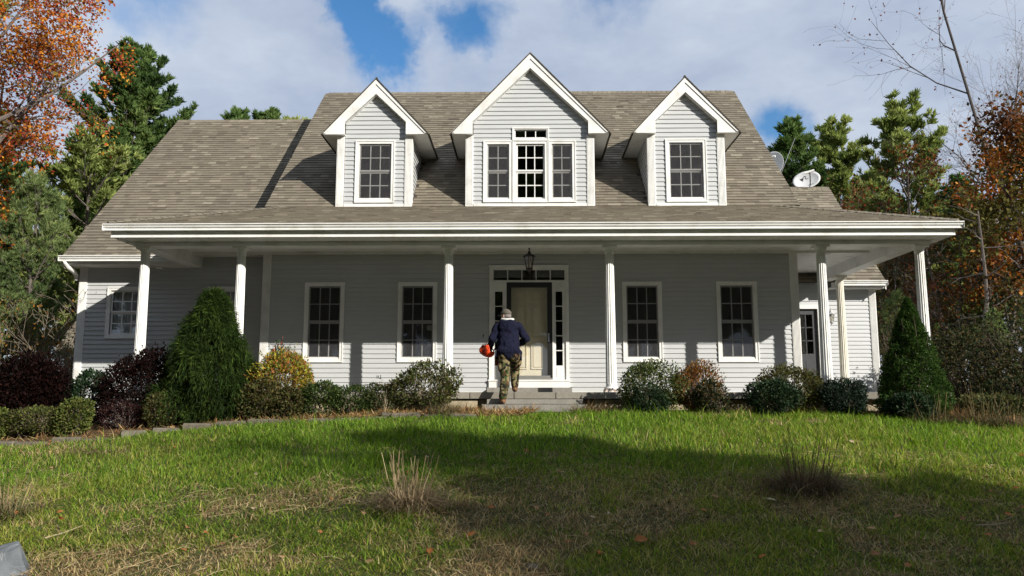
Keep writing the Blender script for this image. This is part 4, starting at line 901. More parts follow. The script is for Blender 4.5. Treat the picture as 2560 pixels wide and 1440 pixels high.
def tuft(name, base, n, h, spread, cols, label, seed=0, flat=.4, mound=0.0, stiff=0, group=None, cat='grass clump', wid=.006):
    """clump of dry grass: arching blades plus a few stiff stalks"""
    rng = np.random.default_rng(seed); b = np.array(base); t_ = thing(name, base, label, cat, group); m = MB()
    a = rng.random(n)*2*np.pi; r0 = np.sqrt(rng.random(n))*spread*.45; s = b+np.stack([np.cos(a)*r0, np.sin(a)*r0, mound*(1-(r0/(spread*.45))**2)-.02], 1)
    a2 = a+rng.normal(0, .7, n); lean = np.where(rng.random(n) < .38, rng.uniform(1.5, 2.3, n), rng.random(n)**.7*1.4*flat+.1); L_ = h*rng.uniform(.5, 1.1, n)
    o = np.stack([np.cos(a2), np.sin(a2), 0*a], 1); pts = [s]
    for j in range(1, 4):
        t = j/3; pts.append(s + o*(lean*L_*t*(.4+.6*t))[:, None] + np.array([0, 0, 1.])*(L_*t*(1-.45*lean*t))[:, None])
    P = np.stack(pts, 1); P[:, :, 2] = np.maximum(P[:, :, 2], gz(P[:, :, 0], P[:, :, 1])+.01); sd = unit(np.stack([-np.sin(a2+rng.normal(0, .8, n)), np.cos(a2), 0*a], 1)); wv = np.array([1, .85, .55, .12])[None, :, None]*wid*rng.uniform(.6, 1.4, (n, 1, 1))
    v = np.concatenate([P-sd[:, None]*wv/1, P+sd[:, None]*wv], 1)       # (n,8,3)
    f = np.array([[0, 1, 5, 4], [1, 2, 6, 5], [2, 3, 7, 6]]); F = (np.arange(n)[:, None, None]*8+f[None]).reshape(-1, 4)
    m.add(v.reshape(-1, 3), [F], np.repeat(pick(rng, cols, n, .22), 8, 0)); m.build('blades', 'dry_stalk', t_)
    if stiff:
        m = MB(); a = rng.random(stiff)*2*np.pi; r0 = np.sqrt(rng.random(stiff))*spread*.32; s = b+np.stack([np.cos(a)*r0, np.sin(a)*r0, 0*a+mound*.8], 1)
        d = unit(np.stack([np.cos(a)*.22+rng.normal(0, .10, stiff), np.sin(a)*.2, 1+0*a], 1)); L_ = (h*rng.uniform(.9, 1.75, stiff))[:, None]
        m.tubes(np.stack([s, s+d*L_*.5+rng.normal(0, .008, (stiff, 3)), s+d*L_], 1), np.tile([.0042, .0038, .0025], (stiff, 1)), 5, pick(rng, cols, stiff, .2)*1.25); m.build('stalks', 'dry_stalk', t_)
    return t_

def limb(rng, p, d, L, k=6, curve=.12, grav=0.0):
    pts = [np.array(p)]; d = np.array(d, float)
    for i in range(k-1):
        d = unit(d+rng.normal(0, curve, 3)+np.array([0, 0, grav])); pts.append(pts[-1]+d*L/(k-1))
    return np.array(pts), d
def branches(rng, base, d0, L, r, levels, nchild=(5, 5, 4), ratio=(.62, .55, .5), ang=(.7, .75, .8), curve=.14, grav=.02, start=.3, trunkk=8):
    """returns lists per level of (pts, radii)"""
    out = [[] for _ in range(levels+1)]; P, d = limb(rng, base, d0, L, trunkk, curve*.5, 0); out[0].append((P, np.linspace(r, r*.25, trunkk)))
    for lv in range(levels):
        for (P, rad) in out[lv]:
            k = len(P); Lp = np.linalg.norm(np.diff(P, axis=0), axis=1).sum(); n = nchild[lv]
            for c in range(n):
                f = start+(1-start)*(c+rng.random())/n if lv == 0 else .2+.8*(c+rng.random())/n
                i = min(int(f*(k-1)), k-2); q = P[i]+(P[i+1]-P[i])*(f*(k-1)-i); t = unit(P[i+1]-P[i]); s = perp(rng, t[None])[0]; a = ang[lv]*rng.uniform(.7, 1.3)
                nd = unit(t*math.cos(a)+s*math.sin(a)); LL = Lp*ratio[lv]*rng.uniform(.7, 1.2)*(1.15-.6*f if lv == 0 else 1.0)
                rr = np.interp(f*(k-1), np.arange(k), rad)*.6; Q, _ = limb(rng, q, nd, LL, 5, curve, grav); out[lv+1].append((Q, np.linspace(rr, max(rr*.25, .004), 5)))
    return out
def wood_mesh(m, out, cols, rng, segs=(8, 6, 4, 3, 3)):
    for lv, br in enumerate(out):
        if not br: continue
        P = np.stack([b[0] for b in br]); Rr = np.stack([b[1] for b in br]); m.tubes(P, Rr, segs[lv], np.array(cols)*rng.uniform(.7, 1.3, (len(br), 1)))
def decid(name, base, H, r, label, cols, nleaf, leaf, seed, d0=(0, 0, 1), w=None, levels=3, nchild=(11, 7, 6), ratio=(.55, .5, .45), start=.25, cat='tree', group=None, bark=(.16, .13, .11), leafstart=0., grav=.02, keep=None, spread=.16, ang=(.75, .75, .8), curve=.14):
    """broadleaf tree: recursive limbs with leaves gathered round the outer twigs"""
    rng = np.random.default_rng(seed); t_ = thing(name, tuple(base), label, cat, group)
    out = branches(rng, np.array(base)-[0, 0, .2], unit(np.array(d0, float)), H, r, levels, nchild, ratio, ang, curve, grav, start)
    if keep is not None:
        for lv in (levels-1, levels): out[lv] = [b_ for b_ in out[lv] if keep(b_[0][-1:])[0]]
    m = MB(); wood_mesh(m, out, bark, rng); m.build('trunk', 'bark', t_)
    if nleaf:
        tw = np.concatenate([b[0] for b in out[-1]]); i = rng.integers(0, len(tw), nleaf); p = tw[i]+rng.normal(0, spread, (nleaf, 3))
        if keep is not None: p = p[keep(p)]
        n = len(p); ax = unit(rdirs(rng, n)+np.array([0, 0, -.25])); sd = perp(rng, ax); L_ = leaf*rng.uniform(.6, 1.3, n)
        # clumps share a hue
        h = (vnoise(p[:, 0]*1.0, p[:, 2], 1.3)+.5*vnoise(p[:, 1], p[:, 2], .6))/1.5; cc = np.asarray(cols, float); idx = np.clip(((h-.25)/.5*len(cc)+rng.normal(0, .7, n)), 0, len(cc)-1).astype(int)
        c = np.clip(cc[idx]*np.clip(1+rng.normal(0, .22, (n, 1)), .4, 1.8), .002, .9); m = MB(); m.leaves(p, ax, sd, L_, L_*.62, c); m.build('crown', 'leaf', t_)
    return t_
def pine(name, base, H, label, seed, width=.22, start=.25, cols=((.020, .045, .018), (.034, .068, .022), (.055, .092, .028), (.085, .115, .035)), dens=1.0, needle=.22, group=None, top=.10, bark=(.13, .11, .10), cat='pine tree', up=.25, lean=(0, 0), sub=5, whorl=.55, gap=0.0, nw=.22):
    """white pine: whorls of level limbs carrying brush-like needle sprays"""
    rng = np.random.default_rng(seed); t_ = thing(name, tuple(base), label, cat, group); b = np.array(base, float)
    k = 9; zz = np.linspace(0, 1, k); P = b+np.stack([lean[0]*zz*zz+rng.normal(0, .05, k)*zz, lean[1]*zz*zz+rng.normal(0, .05, k)*zz, zz*H-.3*(zz == 0)], 1); m = MB(); rad = np.interp(zz, [0, 1], [H*.016, .02]); m.tubes(P, rad, 8, bark)
    tufts = []; dirs = []; limbs = []; subs = []
    z = start*H
    while z < H*.985:
        f = (z/H-start)/(1-start); prof = np.interp(f, [0, .15, .35, .6, .85, 1], [.55, .9, 1.0, .78, .40, top])
        n = rng.integers(4, 7) if f < .9 else 4; a0 = rng.random()*6.28
        for i in range(n):
            if rng.random() < gap: continue
            a = a0+i*6.283/n+rng.normal(0, .3); L = H*width*prof*rng.uniform(.55, 1.2); pc = np.array([np.interp(z/H, zz, P[:, q]) for q in range(3)])
            u0 = up*rng.uniform(.2, 1.4)+.55*f; d = unit(np.array([math.cos(a), math.sin(a), u0])); Q = [pc]
            for s in range(4): d = unit(d+np.array([0, 0, .07])+rng.normal(0, .08, 3)); Q.append(Q[-1]+d*L/4)
            Q = np.array(Q); limbs.append((Q, np.linspace(max(.012, L*.016), .006, 5)))
            nt = max(3, int(L/.16*dens))
            for s in range(nt):
                tt = .22+.78*rng.random()**.75; i0 = min(int(tt*4), 3); q = Q[i0]+(Q[i0+1]-Q[i0])*(tt*4-i0); dl = unit(Q[i0+1]-Q[i0]); sd = unit(np.cross(dl, (0, 0, 1)))*rng.choice([-1, 1]); ls = L*.30*(1.15-tt)*rng.uniform(.4, 1.3)+.1
                e = q+unit(dl*.75+sd*.9+np.array([0, 0, .25]))*ls; subs.append((np.stack([q, e]), np.array([.008, .004])))
                for j in range(sub): g = rng.random(); tufts.append(q+(e-q)*(.25+.75*g)+rng.normal(0, .07, 3)); dirs.append(unit(e-q+np.array([0, 0, .22*ls])))
            tufts.append(Q[-1]); dirs.append(d)
        z += whorl*rng.uniform(.7, 1.3)*(1.15-.5*f)
    if limbs: m.tubes(np.stack([l[0] for l in limbs]), np.stack([l[1] for l in limbs]), 5, bark); m.tubes(np.stack([l[0] for l in subs]), np.stack([l[1] for l in subs]), 3, bark, cap=False)
    m.build('trunk', 'bark', t_)
    T = np.array(tufts); D = np.array(dirs); rep = 8 if nw > .2 else 14; n = len(T)*rep; p = np.repeat(T, rep, 0); ax = unit(np.repeat(D, rep, 0)*.9+rdirs(rng, n)*.75+np.array([0, 0, .25])); c = np.asarray(cols)
    tone = np.repeat(vnoise(T[:, 0]+T[:, 1], T[:, 2], .9)*.6+rng.random(len(T))*.4, rep); ci = np.clip((tone*len(c)).astype(int), 0, len(c)-1); L_ = needle*rng.uniform(.6, 1.25, n)
    m = MB(); m.leaves(p, ax, perp(rng, ax), L_, L_*nw, np.clip(c[ci]*np.clip(1+rng.normal(0, .2, (n, 1)), .5, 1.6), .002, .9)); m.build('crown', 'needle', t_)
    return t_
def copy_tree(o, loc, rz, s, label, group=None):
    r = o.copy(); col.objects.link(r); r.location = loc; r.rotation_euler = (0, 0, rz); r.scale = (s, s, s); r['label'] = label
    if group: r['group'] = group
    for ch in o.children:
        c = ch.copy(); col.objects.link(c); c.parent = r
    return r
def G(x, y): return (float(x), float(y), float(gz(x, y)))
def base_px(x, y, Y):                                   # foot of a thing seen at pixel x, standing at depth Y
    p = atY(x, y, Y); return G(p[0], Y)
def hpx(x, ytop, Y, z0): return float(atY(x, ytop, Y)[2]-z0)

# ------------------------------------------------------------------ shrubs in the bed (pixel x-range, top, depth)
GREEN = [(.030, .055, .016), (.055, .085, .022), (.10, .125, .035), (.15, .16, .06)]
DARKG = [(.010, .022, .010), (.018, .038, .016), (.035, .062, .028), (.06, .09, .05)]
OLIVE = [(.05, .06, .018), (.09, .095, .03), (.13, .12, .045), (.07, .045, .022)]
RUST = [(.20, .075, .018), (.28, .13, .035), (.14, .05, .018), (.10, .09, .03), (.33, .19, .06)]
BURG = [(.009, .004, .004), (.014, .006, .005), (.024, .009, .007), (.008, .006, .005)]
YEL = [(.38, .31, .035), (.30, .31, .045), (.16, .20, .04), (.10, .14, .03), (.42, .24, .05), (.38, .14, .05)]
def shrub(x0, x1, ytop, Y, cols, n, leaf, label, name='shrub', ry=.8, over=1.0, **k):
    xm = (x0+x1)/2; p0 = atY(x0, 960, Y); p1 = atY(x1, 960, Y); b = G((p0[0]+p1[0])/2, Y); rx = (p1[0]-p0[0])/2; h = hpx(xm, ytop, Y, b[2])
    return bush(name, b, rx*over, rx*ry, h, cols, n, leaf, label, **k)
shrub(1550, 1692, 906, -2.95, GREEN, 7000, .045, 'rounded light green shrub right of the peeling column, under a window', seed=1, fuzz=.16, hollow=.35, spikes=16, twigs=30)
shrub(1578, 1665, 972, -3.35, DARKG, 2600, .04, 'small dark green shrub at the foot of the rounded light green shrub', seed=2, spikes=8)
shrub(1676, 1800, 912, -2.9, RUST, 5200, .036, 'rust orange shrub with upright twigs between two porch windows', seed=3, fuzz=.2, hollow=.25, spikes=46, up=.9, twigcol=(.16, .08, .04), twigs=46)
shrub(1730, 1815, 958, -3.35, [(.014, .028, .012), (.03, .045, .018), (.06, .06, .03), (.09, .07, .03)], 3000, .042, 'small dark green shrub tucked in front of the rust orange shrub', seed=4, spikes=16)
shrub(1895, 2058, 915, -2.85, OLIVE, 7000, .045, 'wide olive green rounded shrub below the porch corner board', seed=5, fuzz=.14, hollow=.4, w=[.3, .35, .2, .15])
shrub(1876, 1985, 948, -3.4, DARKG, 5200, .045, 'dark green rounded shrub in front of the wide olive shrub', seed=6, spikes=14)
shrub(2057, 2155, 950, -3.3, [(.008, .016, .010), (.014, .028, .016), (.026, .045, .028), (.05, .07, .05)], 6000, .042, 'nearly black green round shrub between two porch columns', seed=7, spikes=22)
b = base_px(2285, 1000, -3.2); bush('cone_evergreen', b, .66, .62, hpx(2275, 748, -3.2, b[2]), [(.020, .045, .012), (.036, .075, .018), (.058, .105, .026), (.085, .135, .036)], 38000, .045, 'dense dark green cone shaped evergreen at the right porch end', 'evergreen', seed=8, shape='cone', hollow=.5, aspect=.4, mat='needle', twigs=30)
shrub(2215, 2330, 985, -3.75, DARKG, 3000, .05, 'low leafy weeds at the foot of the cone evergreen', seed=9, spikes=12)
b = base_px(522, 1000, -3.1); weeping('weeping_evergreen', b, .84, .80, hpx(505, 748, -3.1, b[2]), 'tall weeping thread leaved evergreen in front of the left wing', 10)
shrub(268, 470, 880, -2.9, BURG, 13000, .05, 'dark burgundy barberry with long arching twigs against the left wing', seed=11, fuzz=.22, hollow=.3, spikes=70, twigcol=(.05, .03, .03), twigs=60)
shrub(-60, 196, 884, -2.5, BURG, 30000, .06, 'broad burgundy Japanese maple shrub left of the house corner', seed=12, fuzz=.18, hollow=.4, shape='dome', twigcol=(.05, .035, .03), droop=.12)
shrub(178, 275, 935, -2.4, DARKG, 4200, .06, 'dark green shrub between the two burgundy shrubs', seed=13, spikes=22, up=.7)
shrub(28, 172, 1016, -4.0, [(.05, .07, .018), (.10, .115, .03), (.15, .15, .045), (.07, .06, .03)], 5200, .042, 'low yellow green boxwood with bare twigs at the bed edge', seed=14, spikes=16, twigs=60, twigcol=(.22, .17, .12), hollow=.3)
shrub(148, 232, 1004, -4.1, [(.06, .09, .02), (.12, .14, .035), (.16, .17, .05)], 3400, .042, 'low light green boxwood beside the twiggy boxwood', seed=15, spikes=14, twigs=30)
shrub(-60, 30, 1028, -4.2, [(.06, .09, .02), (.12, .15, .03), (.16, .18, .05)], 3000, .042, 'low bright green boxwood at the far left of the bed', seed=16)
shrub(366, 452, 986, -3.7, OLIVE, 2600, .04, 'small olive boxwood below the weeping evergreen', seed=17, spikes=10)
shrub(255, 375, 1008, -3.55, [(.028, .012, .014), (.05, .02, .02), (.07, .04, .03)], 2600, .03, 'low dusky purple ground shrub behind the edging stones', seed=171, twigs=40, twigcol=(.07, .05, .045), fuzz=.2, hollow=.2)
shrub(640, 782, 872, -3.0, YEL, 10500, .055, 'yellow and orange andromeda shrub left of the entrance', seed=18, fuzz=.24, hollow=.3, spikes=18, aspect=.38)
shrub(660, 732, 862, -2.75, [(.03, .06, .02), (.05, .08, .025), (.09, .09, .03), (.25, .06, .04)], 1700, .06, 'dark leafy shrub rising behind the yellow andromeda', seed=181, fuzz=.3, hollow=.2, spikes=14, aspect=.38)
shrub(600, 700, 955, -3.5, OLIVE, 3400, .05, 'olive shrub between the weeping evergreen and the yellow andromeda', seed=19, spikes=10)
shrub(690, 760, 968, -3.55, OLIVE, 2600, .05, 'olive green shrub in front of the yellow andromeda', seed=191)
shrub(742, 850, 953, -3.35, GREEN, 4200, .045, 'green boxwood right of the yellow andromeda', seed=20, spikes=18, w=[.4, .35, .2, .05])
shrub(828, 928, 968, -3.3, GREEN, 3800, .042, 'low clipped green boxwood under the porch wall', seed=21, w=[.4, .35, .2, .05])
shrub(920, 988, 957, -3.25, [(.03, .05, .02), (.06, .075, .03), (.10, .09, .04)], 2000, .042, 'thin green shrub with pale stems in the middle of the bed', seed=22, spikes=20, hollow=.2, twigcol=(.35, .28, .16))
shrub(985, 1142, 922, -3.0, [(.05, .07, .02), (.09, .11, .03), (.14, .14, .05), (.08, .06, .035)], 6500, .05, 'wide green shrub hiding the foot of the column left of the door', seed=23, fuzz=.2, hollow=.3, spikes=26, twigs=50, twigcol=(.30, .23, .15))
p = base_px(1105, 1020, -3.5); tuft('grass_clump', p, 420, .42, .55, [(.13, .11, .06), (.10, .095, .05), (.18, .145, .08)], 'grey brown grass clump in front of the wide green shrub', 24, flat=.9, wid=.004)
p = base_px(1470, 1015, -3.1); tuft('grass_clump', p, 380, .34, .6, [(.20, .15, .08), (.13, .11, .06), (.28, .17, .07)], 'dry brown grass clump beside the peeling column', 25, flat=1.0, wid=.004)
p = base_px(2000, 1025, -3.0); tuft('grass_clump', p, 260, .22, .6, [(.22, .13, .06), (.28, .18, .09), (.12, .08, .05)], 'flattened reddish straw between the two dark round shrubs', 26, flat=1.4, wid=.004)
p = base_px(2190, 1030, -3.1); tuft('grass_clump', p, 260, .26, .6, [(.10, .06, .04), (.16, .10, .06)], 'dark dry weeds beside the cone evergreen', 27, flat=1.2, wid=.004)
p = base_px(2390, 1050, -3.6); tuft('grass_clump', p, 260, .34, .4, [(.26, .14, .06), (.18, .10, .05)], 'rusty grass clump at the lawn edge beyond the cone evergreen', 28, flat=.7, wid=.005)

for i_, (px_, py_, c_) in enumerate(((2455, 1062, 'tan'), (2520, 1070, 'brown'), (2330, 1056, 'grey brown'))):
    p = ground_px(px_, py_); tuft('grass_clump', tuple(p), 300, .42-.06*i_, .7, [(.12, .10, .05), (.18, .13, .06), (.09, .10, .04)], c_+' ragged grass clump along the right lawn edge, '+('before the low bramble', 'before the dark bramble mound', 'right of the cone evergreen foot')[i_], 290+i_, flat=.8, wid=.005, stiff=12)
# low brown ground cover over the mulch
rng = np.random.default_rng(40); n = 16000; x = np.where(rng.random(n) < .55, rng.uniform(-5.5, 1.6, n), rng.uniform(-11, 11, n)); e = edgeY(x); y = e+(rng.random(n)**1.6)*(-2.3-e); z = gz(x, y)+.02; p = np.stack([x, y, z], 1)
ax = unit(np.stack([rng.normal(0, .9, n), rng.normal(0, .9, n), rng.uniform(.05, .9, n)], 1)); L_ = rng.uniform(.05, .19, n); c = pick(rng, [(.34, .20, .09), (.24, .12, .05), (.42, .29, .14), (.17, .14, .05), (.10, .07, .035)], n, .25)
m = MB(); m.leaves(p, ax, perp(rng, ax), L_, np.where(rng.random(n) < .12, .02, .008), c); tag(m.build('ground_cover', 'dry_stalk'), 'dry brown ground cover and mulch litter in the planting bed', 'ground cover', kind='stuff')

# edging stones of the bed
ed = thing('bed_edging', G(-6, float(edgeY(-6))), 'row of low tan stone blocks edging the planting bed on the left', 'edging')
xx = -9.4; k = 0; rng = np.random.default_rng(41)
while xx < -1.15:
    L_ = float(rng.uniform(.36, .52)); xa, xb = xx, xx+L_; ya, yb = float(np.interp(xa, EDGE[:, 0], EDGE[:, 1])), float(np.interp(xb, EDGE[:, 0], EDGE[:, 1])); za = float(min(gz(xa, ya), gz(xb, yb)))
    c = Vector(((xa+xb)/2, (ya+yb)/2, za)); ang = math.atan2(yb-ya, xb-xa)+float(rng.normal(0, .05)); hgt = float(rng.uniform(.04, .11))*(1.0 if xx < -3.2 else .65); wd = .10
    v = []
    for zz, q in ((-.08, 1.0), (hgt*.72, 1.0), (hgt, .90)):
        for sx, sy in ((-1, -1), (1, -1), (1, 1), (-1, 1)): lx = sx*(L_/2-.012)*q+float(rng.normal(0, .006)); ly = sy*wd*q+float(rng.normal(0, .006)); v.append((c.x+lx*math.cos(ang)-ly*math.sin(ang), c.y+lx*math.sin(ang)+ly*math.cos(ang), c.z+zz+float(rng.normal(0, .005))))
    m = MB(); m.add(v, [[(0, 3, 2, 1), (8, 9, 10, 11)]+[(i+4*r_, (i+1) % 4+4*r_, (i+1) % 4+4*r_+4, i+4*r_+4) for r_ in (0, 1) for i in range(4)]]); m.build('stone', 'edging_stone', ed); xx += L_+float(rng.uniform(.005, .03)); k += 1
def rock(name, c, sx, sy, sz, seed, mat, label, cuts=26, lo=.62):
    """faceted boulder: an icosphere-like cloud cut by random planes"""
    rng = np.random.default_rng(seed); k, n = 22, 44; th = np.linspace(0, np.pi, k); ph = np.arange(n)*2*np.pi/n; d = np.stack([np.outer(np.sin(th), np.cos(ph)), np.outer(np.sin(th), np.sin(ph)), np.outer(np.cos(th), np.ones(n))], -1).reshape(-1, 3)
    N_ = rdirs(rng, cuts); o = rng.uniform(lo, 1.0, cuts); t = np.min(np.where(d@N_.T > .05, o/np.maximum(d@N_.T, .05), 9), 1); t = np.minimum(t, 1.25); t = t*(1+.02*np.sin(d[:, 0]*17+d[:, 2]*23))
    v = d*t[:, None]*np.array([sx, sy, sz])+np.array(c); I = np.arange(k*n).reshape(k, n); J = np.roll(I, -1, 1); m = MB(); m.add(v, [np.stack([I[:-1], I[1:], J[1:], J[:-1]], -1).reshape(-1, 4)]); return tag(m.build(name, mat, None, False, origin=c), label, 'rock')
import bmesh
p = ground_px(30, 1440); bmr = bmesh.new(); rr_ = np.random.default_rng(4)
for q in [(-.62, .02, .10), (-.45, .10, .20), (-.12, .06, .255), (.03, .03, .285), (.075, -.02, .25), (-.10, -.14, .19), (-.34, -.16, .15), (.16, -.03, .06), (.19, .03, -.12), (.12, -.24, -.14), (-.14, -.33, -.16), (-.66, -.24, -.16), (-.7, .22, -.12), (.1, .25, -.12), (-.2, .28, .02), (.13, -.14, .04), (-.2, -.27, .06), (-.52, -.2, .07)]: bmr.verts.new((q[0]+rr_.normal()*.006, q[1]+rr_.normal()*.006, q[2]+rr_.normal()*.006))
bmesh.ops.convex_hull(bmr, input=bmr.verts); bmesh.ops.delete(bmr, geom=[v for v in bmr.verts if not v.link_faces], context='VERTS')
bmesh.ops.subdivide_edges(bmr, edges=bmr.edges, cuts=3, use_grid_fill=True); 
for v in bmr.verts: v.co += Vector([float(a) for a in rr_.normal(0, .0045, 3)])
mer = bpy.data.meshes.new('boulder'); bmr.to_mesh(mer); bmr.free(); mer.polygons.foreach_set('use_smooth', np.zeros(len(mer.polygons), bool)); mer.materials.append(MATS['blue_grey_rock'])
bo = bpy.data.objects.new('boulder', mer); col.objects.link(bo); bo.location = (p[0]-.02, p[1], p[2]-.02); tag(bo, 'pale blue grey angular boulder in the grass at the lower left', 'rock')
p = base_px(970, 1040, -3.75); rock('flat_stone', (p[0], p[1], p[2]+.02), .16, .12, .06, 5, 'edging_stone', 'small flat grey stone on the bed in front of the wide shrub')
p = ground_px(1335, 1425); rock('field_stone', (p[0], p[1], p[2]-.0), .07, .06, .05, 8, 'edging_stone', 'half buried pale field stone in the front grass')

# ------------------------------------------------------------------ lawn grass
def grass():
    rng = np.random.default_rng(50); xs_, ys_ = [], []
    for (y0, y1, hw0, hw1, dens) in ((-11.6, -9.5, 5.6, 7.2, 3500), (-9.5, -7.0, 7.2, 8.8, 2500), (-7.0, -3.2, 8.8, 11.5, 1500)):
        hw = max(hw0, hw1); n = int((y1-y0)*2*hw*dens); x = rng.uniform(-hw, hw, n); y = rng.uniform(y0, y1, n); xs_.append(x); ys_.append(y)
    x = np.concatenate(xs_); y = np.concatenate(ys_); k = (y < edgeY(x)-.02) & (np.abs(x) < .66*(y+17.1)+1.3); x, y = x[k], y[k]
    D = y+17.1
    straw = vnoise(x, y, 1.1)*.55+vnoise(x+9, y, .35)*.45; far = np.clip((y+9.2)/2.2, 0, 1)         # lush band near the house, thin dry turf in front
    dry = np.clip((straw-.36)*3.0, 0, 1)*(1-far)*.9+.06; dry = np.maximum(dry, np.clip((straw-.72)*5, 0, 1)*far); dry = np.maximum(dry, .75*np.clip((-x-5.5)/2.5, 0, 1)*np.clip((straw-.35)*3, 0, 1))
    keep = rng.random(len(x)) < np.clip(1.1-dry*.55, .35, 1); x, y, D, far, dry, straw = [a[keep] for a in (x, y, D, far, dry, straw)]; n = len(x)
    isdry = rng.random(n) < dry
    g1 = np.array([(.125, .235, .026), (.19, .31, .036), (.28, .39, .055), (.065, .135, .025)])[rng.choice(4, n, p=[.3, .35, .2, .15])]
    g2 = np.array([(.24, .29, .04), (.32, .35, .065), (.15, .20, .035), (.42, .39, .11)])[rng.integers(0, 4, n)]
    pale = np.clip((1-far)*.6+.22*np.clip((x-2)/4, 0, 1)+(vnoise(x, y+30, 1.6)-.5)*.9, 0, 1); c = np.where((rng.random(n) < pale)[:, None], g2, g1)
    c = np.where(isdry[:, None], np.array([(.54, .41, .21), (.42, .30, .15), (.62, .50, .28), (.26, .17, .09)])[rng.integers(0, 4, n)], c)*np.clip(1+rng.normal(0, .2, (n, 1)), .5, 1.6)
    cl = .55+.9*vnoise(x+3, y, .22)*(.6+.8*vnoise(x, y+7, .9)); h = (.055+.022*far)*cl*np.clip(.55+(edgeY(x)-y)*.5, .55, 1)*np.exp(rng.normal(0, .38, n))*np.where(isdry, .8, 1); lean = np.where(isdry, rng.uniform(.6, 2.0, n), rng.uniform(.2, 1.3, n)+.45*(1-far)); a = rng.random(n)*2*np.pi
    o = np.stack([np.cos(a), np.sin(a), 0*a], 1); b = np.stack([x, y, gz(x, y)-.005], 1); L_ = h*np.where(isdry, 1.5, 1.15)
    up_ = 1/np.sqrt(1+lean**2); mid = b+o*(L_*.5*lean*up_*.7)[:, None]+np.array([0, 0, 1.])*(L_*.5*np.minimum(1, up_*1.15))[:, None]; tip = b+o*(L_*lean*up_)[:, None]+np.array([0, 0, 1.])*(L_*up_*.95)[:, None]
    a2 = a+np.pi/2+rng.normal(0, .6, n); sd = np.stack([np.cos(a2), np.sin(a2), 0*a], 1)*((.0024+.00020*D)*rng.uniform(.6, 1.4, n))[:, None]
    v = np.stack([b-sd, b+sd, mid+sd*.8, mid-sd*.8, tip], 1).reshape(-1, 3); i = np.arange(n)[:, None]*5
    me = mesh_from('lawn_grass', v, [i+np.array([[0, 1, 2, 3]]), i+np.array([[3, 2, 4]])], np.repeat(c, 5, 0)); me.materials.append(MATS['grass_blade']); o_ = bpy.data.objects.new('lawn_grass', me); col.objects.link(o_)
    tag(o_, 'uneven green lawn grass with yellowed patches sloping up to the house', 'grass', kind='stuff')
    # clover and small broad weeds in the thin turf
    m = MB(); n = 26000; x = rng.uniform(-8, 8, n); y = rng.uniform(-11.6, -7.2, n); k = (vnoise(x, y+50, .8) > .42) & (np.abs(x) < .66*(y+17.1)+1); x, y = x[k], y[k]; n = len(x); p = np.stack([x, y, gz(x, y)+rng.uniform(.005, .045, n)], 1); ax = unit(np.stack([rng.normal(size=n), rng.normal(size=n), rng.normal(0, .35, n)+.1], 1)); sd = unit(np.cross(ax, rng.normal(0, .35, (n, 3))+[0, 0, 1])); L_ = rng.uniform(.018, .042, n)
    m.leaves(p, ax, sd, L_, L_*.75, pick(rng, [(.09, .12, .03), (.13, .15, .045), (.06, .085, .025), (.17, .16, .06)], n, .25)); tag(m.build('clover', 'leaf'), 'small clover and weed leaves in the thin front turf', 'clover', kind='stuff')
    # fallen straw
    n = 9000; x = rng.uniform(-8, 8, n); y = rng.uniform(-11.6, -6.5, n); k = ((vnoise(x, y, 1.1)*.55+vnoise(x+9, y, .35)*.45) > .47) & (np.abs(x) < .66*(y+17.1)+1); x, y = x[k], y[k]; n = len(x); a = rng.random(n)*2*np.pi; L_ = rng.uniform(.08, .26, n); s = np.stack([x, y, gz(x, y)+rng.uniform(.012, .05, n)], 1); dx = np.stack([np.cos(a)*L_, np.sin(a)*L_, 0*a], 1); e = s+dx; e[:, 2] = gz(e[:, 0], e[:, 1])+rng.uniform(.012, .05, n); m = MB(); md = (s+e)/2+np.array([0, 0, 1.])*rng.uniform(0, .02, (n, 1)); m.tubes(np.stack([s, md, e], 1), np.tile([.0022, .0022, .0012], (n, 1)), 3, pick(rng, [(.34, .26, .13), (.26, .18, .09), (.42, .34, .19)], n, .2), cap=False); tag(m.build('fallen_straw', 'dry_stalk'), 'pale dry straw lying flat in the front turf', 'straw', kind='stuff')
grass()
STRAW = [(.30, .23, .13), (.22, .16, .09), (.38, .30, .18), (.13, .095, .06)]
p = ground_px(1020, 1270); tuft('grass_clump', tuple(p), 900, .30, .62, STRAW, 'dead straw clump with tall cut stalks in the middle of the lawn', 60, flat=1.0, mound=.08, stiff=30, wid=.0035)
p = ground_px(2010, 1230); tuft('grass_clump', tuple(p), 900, .36, .75, [(.12, .08, .05), (.17, .11, .06), (.10, .09, .045), (.22, .16, .10)], 'shaded brown grass clump on the right of the lawn', 61, flat=.9, mound=.08, stiff=26, wid=.0035)
p = ground_px(10, 1290); tuft('grass_clump', tuple(p), 520, .24, .6, [(.24, .18, .10), (.16, .12, .07), (.11, .12, .05)], 'cut stalky clump beside the pale boulder', 62, flat=1.0, mound=.05, stiff=26, wid=.0035)
p = ground_px(255, 1128); tuft('straw_heap', tuple(p), 420, .20, .9, STRAW, 'matted straw patch at the left bed edge', 63, flat=1.6, wid=.004, cat='straw')
